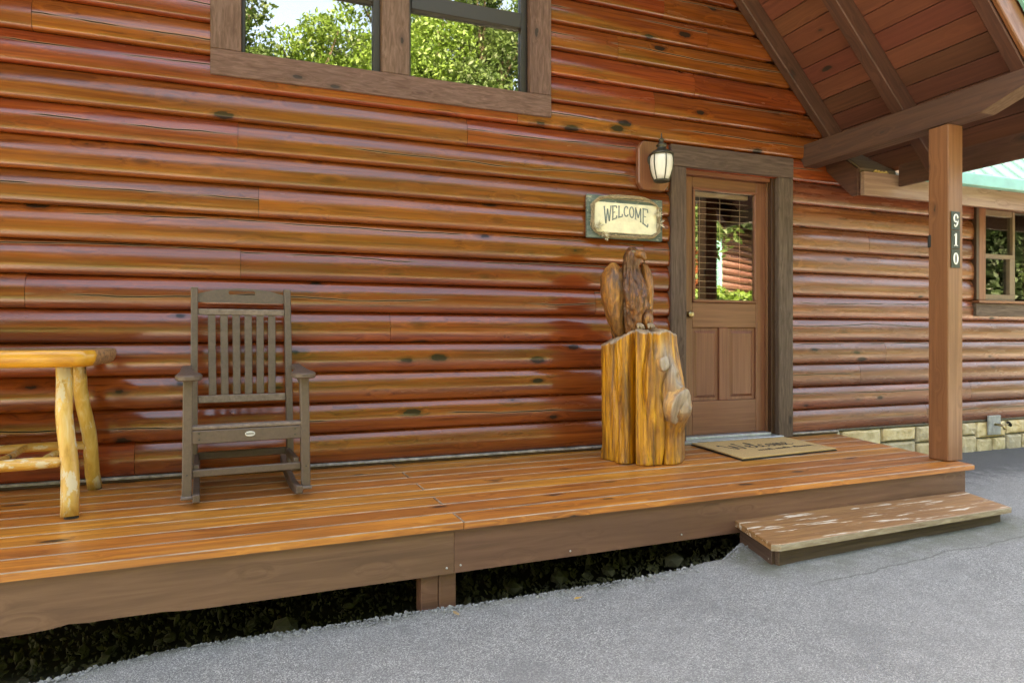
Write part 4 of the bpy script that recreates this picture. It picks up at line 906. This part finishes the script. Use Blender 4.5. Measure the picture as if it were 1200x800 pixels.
for j in range(NZ+1):
    for i in range(NA):
        a = 2*math.pi*i/NA-math.pi; t = j/NZ; z0_ = .86*t; r = stump_r(a, z0_); x, y = r*math.cos(a), r*math.sin(a)*.92
        zt = stump_top(x, y); z = .004+(zt-.004)*t
        if j == NZ: x *= .955; y *= .955
        V.append((x, y, z)); gk = 0.
        t_ = max(0., min(1., (.70-z)/.32)); d2 = ((a-R(-66)-t_*R(26))/(.16+.14*t_))**2; gk = max(gk, .8*math.exp(-d2)*smooth01(.86, .7, z)*smooth01(.26, .36, z))
        d2 = ((a-R(-38))/.30)**2+((z-.46)/.14)**2; gk = max(gk, .8*math.exp(-d2))
        if j >= NZ-1: gk = max(gk, .7)
        grey.append(gk)
for j in range(NZ):
    for i in range(NA): F.append((j*NA+i, j*NA+(i+1) % NA, (j+1)*NA+(i+1) % NA, (j+1)*NA+i))
rings = [.7, .4, .12]; last = NZ*NA
for rr in rings:
    b = len(V)
    for i in range(NA):
        p = V[NZ*NA+i]; x, y = p[0]*rr, p[1]*rr; V.append((x, y, stump_top(x, y)+.006)); grey.append(.6)
    for i in range(NA): F.append((last+i, last+(i+1) % NA, b+(i+1) % NA, b+i))
    last = b
F.append(tuple(last+i for i in range(NA))); F.append(tuple(range(NA))[::-1])
me = recalc(pymesh('stump', V, F)); me.attributes.new('grey', 'FLOAT', 'POINT').data.foreach_set('value', grey)
st_o = link('stump', me, m_stump, ec, smooth=True)
# sawn faces of the lower limb and the little knot
def sawn(px, pz, rx, rz, out, yaw, pitch, name, sd):
    V, F, n = [], [], 28
    prof = [(1.1, .05), (1.04, -.01), (1., -.02), (.93, -.024), (.5, -.026), (.05, -.026)]
    for k, y in prof:
        for i in range(n):
            a = 2*math.pi*i/n; q_ = 1+.26*noise.noise(Vector((math.cos(a)*1.3+sd*3, math.sin(a)*1.3, sd)))+.08*noise.noise(Vector((math.cos(a)*5, math.sin(a)*5, sd))); V.append((rx*k*q_*math.cos(a), y+(.003*noise.noise(Vector((k*9, i, sd))) if k < 1 else 0), rz*k*q_*math.sin(a)))
    for r_ in range(len(prof)-1):
        for i in range(n): F.append((r_*n+i, r_*n+(i+1) % n, (r_+1)*n+(i+1) % n, (r_+1)*n+i))
    F.append(tuple((len(prof)-1)*n+i for i in range(n)))
    me = recalc(pymesh(name, V, F)); at = me.attributes.new('grey', 'FLOAT', 'POINT'); at.data.foreach_set('value', [.85 if i >= 2*n else .3 for i in range(len(V))])
    return link(name, me, m_stump, ec, (px, out, pz), (pitch, 0, yaw), smooth=True)
sawn(.184, .385, .092, .106, -.214, R(38), R(15), 'sawn_limb', 1); sawn(.083, .655, .034, .046, -.222, R(18), R(-6), 'knot', 2)
# --- the bird: one lofted body with head, then wings, beak and feet
def loft(secs, n, nz, disp, name):
    """secs: (z, cx, cy, rx, ry, power); interpolated smoothly, displaced outward by disp(angle, z)"""
    zs = [s[0] for s in secs]; V, F = [], []
    for j in range(nz+1):
        z = zs[0]+(zs[-1]-zs[0])*j/nz
        val = [lerp_tab([(s[0], s[k]) for s in secs], z) for k in range(1, 5)]
        for i in range(n):
            a = 2*math.pi*i/n-math.pi; dsp = disp(a, z); ca, sa = math.cos(a), math.sin(a)
            V.append((val[0]+(val[2]+dsp)*ca, val[1]+(val[3]+dsp)*sa, z))
    for j in range(nz):
        for i in range(n): F.append((j*n+i, j*n+(i+1) % n, (j+1)*n+(i+1) % n, (j+1)*n+i))
    F.append(tuple(range(n))[::-1]); F.append(tuple(nz*n+i for i in range(n)))
    return recalc(pymesh(name, V, F))
def smoothsecs(secs, n=24):
    """resample with a cosine-smoothed table so the loft has no kinks"""
    out = []; zs = [s[0] for s in secs]
    for j in range(n+1):
        z = zs[0]+(zs[-1]-zs[0])*j/n; row = [z]
        for k in range(1, 5):
            tab = [(s[0], s[k]) for s in secs]; w_ = (zs[-1]-zs[0])/n*1.3; row.append((lerp_tab(tab, z-w_)+2*lerp_tab(tab, z)+lerp_tab(tab, z+w_))/4)
        out.append(tuple(row))
    return out
def feathers(a, z, nz_=22., na_=7., amp=.007):
    v = z*nz_; row = math.floor(v); u = a*na_+(row % 2)*.5*math.tau/ (math.tau/1.) ; fu = (u % 1.)-.5; fv = v-row
    return amp*((1-fv)*(1-1.6*fu*fu))-amp*.5
def carve(a, z, f, fz, amp, sd=0.):
    """chainsaw-cut plumage: ridged, mostly upright grooves"""
    w_ = noise.noise(Vector((math.cos(a)*3, math.sin(a)*3, z*5+sd)))*.5
    g = abs(noise.noise(Vector((math.cos(a)*f+w_, math.sin(a)*f+w_, z*fz+sd)))); g2 = abs(noise.noise(Vector((math.cos(a)*f*2.1, math.sin(a)*f*2.1, z*fz*2.2+sd+5))))
    return amp*(.35-min(1., g*2.2))*-1.*-1.+amp*.4*(.3-min(1., g2*2))
def disp_body(a, z):
    d = .004*fbm(math.cos(a)*4, math.sin(a)*4, z*6)-carve(a, z, 5.5, 10., -.014 if z < 1.28 else -.006)
    if z < 1.0: d -= .032*bumpf(a, R(-70), .15)*smooth01(1.0, .93, z)          # gap between the legs
    d -= .012*(bumpf(a, R(-70)+(z-1.08)*2.2, .09)+bumpf(a, R(-70)-(z-1.08)*2.2, .09))*smooth01(1.05, 1.1, z)*smooth01(1.25, 1.18, z)   # V cut on the breast
    return d
secs = [(.80, -.06, .03, .07, .09), (.87, -.05, .01, .085, .10), (.94, -.05, .0, .098, .108), (1.02, -.055, -.012, .108, .115), (1.10, -.062, -.016, .110, .114), (1.17, -.07, -.012, .100, .102), (1.23, -.080, -.004, .076, .080), (1.285, -.088, -.002, .056, .062), (1.33, -.084, -.014, .055, .064), (1.365, -.078, -.024, .058, .070), (1.395, -.078, -.018, .050, .060), (1.415, -.079, -.012, .034, .042), (1.424, -.08, -.008, .012, .014)]
me = loft(smoothsecs(secs, 30), 96, 140, disp_body, 'eagle')
link('eagle_body', me, m_eagle, ec, smooth=True)
# beak: hooked, pointing to the right and towards the viewer
bd_ = Vector((.62, -.78, 0)).normalized(); b0 = Vector((-.055, -.062, 1.372))
pts = [b0-bd_*.02, b0+bd_*.012, b0+bd_*.036+Vector((0, 0, -.002)), b0+bd_*.056+Vector((0, 0, -.013)), b0+bd_*.066+Vector((0, 0, -.034)), b0+bd_*.062+Vector((0, 0, -.056))]
link('beak', tubemesh(pts, [.030, .030, .027, .021, .013, .003], 12), m_wing, ec, smooth=True)
for sgn in (-1, 1):
    s_ = Vector((-bd_.y, bd_.x, 0))*sgn; p = b0-bd_*.012+s_*.026+Vector((0, 0, .012))
    link('brow', tubemesh([p-bd_*.03+Vector((0, 0, .004)), p+Vector((0, 0, .006)), p+bd_*.022], [.005, .010, .004], 8), m_talon, ec, smooth=True)
    link('eye', lathe([(.001, -.006), (.006, -.003), (.0065, .001), (.003, .005)], 10), m_black, ec, tuple(p+Vector((0, 0, -.008))+s_*.004), smooth=True)
def wing(secs, name, sd, amp):
    def dsp(a, z):
        f = .004*fbm(math.cos(a)*5+sd, math.sin(a)*5, z*8)
        f -= carve(a, z, 5., 4.5, -amp*1.5, sd)
        return f
    return link(name, loft(smoothsecs(secs, 26), 48, 80, dsp, name), m_wing, ec, smooth=True)
wing([(.79, -.155, .02, .02, .03), (.86, -.17, .01, .04, .06), (.95, -.185, .0, .062, .085), (1.05, -.200, -.005, .076, .10), (1.15, -.210, -.005, .082, .105), (1.23, -.212, .0, .074, .095), (1.285, -.205, .01, .055, .07), (1.318, -.198, .015, .026, .035), (1.325, -.197, .015, .008, .01)], 'wing', 1, .006)
wing([(.87, .035, -.0, .016, .03), (.93, .034, -.005, .022, .05), (1.03, .032, -.01, .028, .07), (1.13, .030, -.01, .032, .08), (1.22, .024, -.005, .033, .075), (1.285, .012, .0, .028, .055), (1.318, .004, .005, .014, .025), (1.325, .002, .005, .005, .008)], 'wing', 5, .005)
link('tail', loft(smoothsecs([(.74, -.12, .08, .05, .02), (.84, -.13, .07, .075, .035), (.95, -.12, .06, .09, .05), (1.0, -.11, .05, .07, .04)], 12), 32, 30, lambda a, z: .004*math.sin(a*10), 'tail'), m_eagle, ec, smooth=True)
for fx in (-.035, .035):
    for k in (-1, 0, 1):
        d = Vector((.25+.45*k, -1, 0)).normalized(); p = Vector((fx-.015, -.085, .893))
        link('talon', tubemesh([p+Vector((0, .02, .012)), p+d*.018+Vector((0, 0, .012)), p+d*.04+Vector((0, 0, .004)), p+d*.055+Vector((0, 0, -.014))], [.014, .014, .011, .003], 8), m_talon, ec, smooth=True)
    link('leg', tubemesh([(fx-.03, -.05, .99), (fx-.02, -.072, .94), (fx-.015, -.08, .89)], [.045, .038, .024], 14), m_eagle, ec, smooth=True)

# ------------------------------------------------------------------ across the driveway: what the panes mirror
def leaves(centres, n, size, seed_):
    g = np.random.default_rng(seed_); cs = np.array([c[:3] for c in centres]); rs_ = np.array([c[3] for c in centres]); w_ = rs_**2; idx = g.choice(len(cs), n, p=w_/w_.sum())
    d = g.normal(size=(n, 3)); d /= np.linalg.norm(d, axis=1)[:, None]; rad = rs_[idx]*g.uniform(.35, 1.05, n)**.6
    p = cs[idx]+d*rad[:, None]*np.array([1, 1, .8])
    a = g.normal(size=(n, 3)); a /= np.linalg.norm(a, axis=1)[:, None]; b = np.cross(a, g.normal(size=(n, 3))); b /= np.linalg.norm(b, axis=1)[:, None]
    s = size*g.uniform(.35, 1.6, n)[:, None]
    V = np.stack([p-a*s, p+b*s*.45, p+a*s, p-b*s*.45], 1).reshape(-1, 3)
    me = bpy.data.meshes.new('leaves'); me.vertices.add(4*n); me.vertices.foreach_set('co', V.ravel()); me.loops.add(4*n); me.loops.foreach_set('vertex_index', np.arange(4*n)); me.polygons.add(n); me.polygons.foreach_set('loop_start', np.arange(0, 4*n, 4)); me.polygons.foreach_set('loop_total', np.full(n, 4)); me.update(); return me
def tree(x, y, h, r, mat, label, seed_, n=15000, size=.13, base=.3, group='trees across the driveway'):
    z = ground_z(x, y)-.1; t = thing('tree', label, 'tree', (x, y, z), 0, group); g = random.Random(seed_)
    tp = [(0, 0, 0), (.1, .05, h*.25), (-.05, .1, h*.5), (.1, 0, h*.8)]
    V = [tubemesh(tp, [h*.022, h*.017, h*.012, h*.004], 9)]
    bm = bmesh.new(); cl = []
    for i in range(26):
        zz = h*(base+(1-base)*(i+.5)/26); k = 1-abs((zz/h-base)/(1-base)-.4)**1.6*1.2; rr = r*max(.4, k); a = g.uniform(0, 6.3)
        e = Vector((rr*math.cos(a)*.75, rr*math.sin(a)*.75, zz)); cl.append((*e, rr*g.uniform(.4, .62))); cl.append((e.x*.3, e.y*.3, zz, rr*.5))
        V.append(tubemesh([(0, 0, zz*.75), (e.x*.5, e.y*.5, zz*.9), tuple(e)], [h*.006, h*.004, h*.002], 5))
    for m in V: bm.from_mesh(m)
    link('trunk', bmdone(bm, 'trunk'), m_trunk, t); link('crown', leaves(cl, n, size, seed_), mat, t)
TR = [(-.6, -14.2, 10.2, 1.5, m_leafG, 'loose green tree across the driveway beside the gap of open sky', .075, 26000), (1.4, -13.6, 9.0, 2.0, m_leafY, 'shorter yellow green tree between two taller ones', .06, 48000), (3.9, -14.6, 11.2, 2.3, m_leafY, 'tall yellow green tree across the driveway', .065, 56000), (6.3, -14.4, 10.8, 2.5, m_leafG, 'broad green tree next to the tall yellow green one', .07, 56000), (8.9, -14.6, 11.2, 2.5, m_leafY, 'yellow green tree standing next to the neighbouring cabin', .075, 50000),
      (-3.0, -14.5, 8.8, 2.0, m_leafD, 'dark green tree left of the loose green one', .11, 18000), (-5.6, -14.8, 9.2, 2.2, m_leafG, 'mid green tree on the bank between two dark ones', .12, 16000), (-8.2, -14.6, 9, 2.2, m_leafD, 'dark green tree towards the end of the bank', .13, 14000), (-11, -15, 9, 2.6, m_leafG, 'outermost green tree on the bank', .14, 12000), (-14.5, -14, 9, 2.8, m_leafD, 'dark tree past the end of the bank', .15, 10000),
      (19.3, -8.2, 7.4, 2.2, m_leafD, 'dark tree by the driveway facing the wing window', .12, 16000), (23, -9.8, 8, 2.6, m_leafG, 'green tree by the driveway facing the wing window', .13, 14000), (27, -11.5, 9, 3.0, m_leafD, 'dark tree at the end of the driveway', .14, 12000), (2.6, -17.5, 9.2, 2.6, m_leafD, 'dark tree behind the shorter yellow green one', .09, 24000), (7.4, -17.5, 11.5, 3.2, m_leafD, 'dark tree behind the broad green one', .09, 26000), (24, -19, 11, 4.0, m_leafG, 'green tree beyond the neighbouring cabin', .15, 12000)]
for i, (x, y, h, r, m, lab, s, n) in enumerate(TR): tree(x, y, h, r, m, lab, 20+i, n, s, .18)
def shrub(x, y, h, r, mat, label, seed_, n=5000):
    z = ground_z(x, y); t = thing('shrub', label, 'shrub', (x, y, z), 0, 'shrubs on the bank'); g = random.Random(seed_)
    cl = [(g.uniform(-r, r)*.7, g.uniform(-r, r)*.5, h*g.uniform(.25, .85), r*g.uniform(.35, .55)) for _ in range(9)]
    link('foliage', leaves(cl, n, .07, seed_), mat, t); link('stem', tubemesh([(0, 0, 0), (.05, 0, h*.5), (0, .05, h*.8)], [.05, .04, .015], 7), m_trunk, t)
for i in range(13):
    x = -7+1.75*i+random.uniform(-.3, .3); shrub(x, -12.6+random.uniform(-.5, .5), random.uniform(1.5, 2.2), 1.15, [m_leafY, m_leafG, m_leafY][i % 3], ['yellow green shrub in the row on the bank', 'mid green shrub in the row on the bank', 'yellow green shrub in the row on the bank'][i % 3], 60+i)
# neighbouring cabin, mirrored in the door pane
for x, y, h, r, m, lab, sd_ in [(9.3, -9.3, 3.2, 1.0, m_leafY, 'tall yellow green shrub at the edge of the driveway', 81), (11.3, -9.0, 2.7, 1.1, m_leafY, 'clipped yellow green shrub at the edge of the driveway', 82), (12.9, -8.6, 2.7, 1.1, m_leafG, 'clipped green shrub at the edge of the driveway', 83), (7.6, -9.9, 2.6, 1.0, m_leafG, 'green shrub nearest the yellow green tree', 84)]: shrub(x, y, h, r, m, lab, sd_, 9000)
for x, y, lab, sd_ in [(11.6, -14.5, 'green tree standing left of the neighbouring cabin gable', 91), (20.2, -21, 'dark tree right behind the neighbouring cabin', 92), (24, -22.5, 'dark tree behind the far end of the neighbouring cabin', 93)]: tree(x, y, 10.5, 3.0, m_leafG if sd_ == 91 else m_leafD, lab, sd_, 22000, .13, .08)
nc = thing('neighbour_cabin', 'neighbouring log cabin with teal corner trim across the driveway', 'house', (16.2, -14.6, .5), R(-28))
for k in range(17): link('log', tubemesh([(-2.4, 0, .1+.24*k), (2.6, 0, .1+.24*k)], .128, 12), beamw('X'), nc, smooth=True)
box('wall_core', (-2.38, -.1, -1.5), (2.58, -5, 4.2), m_logw, nc, 0); box('corner_trim', (-2.55, -.05, -.4), (-2.39, .16, 4.2), m_teal, nc, .01)
link('roof', prism([(.9, 4.0), (-2.5, 6.2), (-5.9, 4.0), (-5.9, 4.15), (-2.5, 6.4), (.9, 4.15)], 6.2, 'x'), flat('dark_shingle', (.035, .03, .028), .9, nscale=9, namt=.3), nc, (.1, 0, 0))

# ------------------------------------------------------------------ a few fallen leaves
for i, (x, y, lab) in enumerate([(1.33, -1.72, 'small yellow fallen leaf on the asphalt before the deck'), (.80, -1.62, 'narrow dry leaf on the asphalt at the support post')]):
    z = lerp_tab(ZA, x)+.012; V = [(-.022, 0, .0), (-.008, .009, .004), (.012, .008, .002), (.024, 0, .006), (.012, -.007, .006), (-.008, -.009, .002)]
    tag(link('fallen_leaf', pymesh('leaf', V, [(0, 1, 5), (1, 2, 4, 5), (2, 3, 4)]), flat('dry_leaf_%d' % (i % 2), [(.45, .27, .06), (.3, .2, .1)][i % 2], .7, nscale=40), None, (x, y, z), (0, 0, i*1.9)), lab, 'leaf')
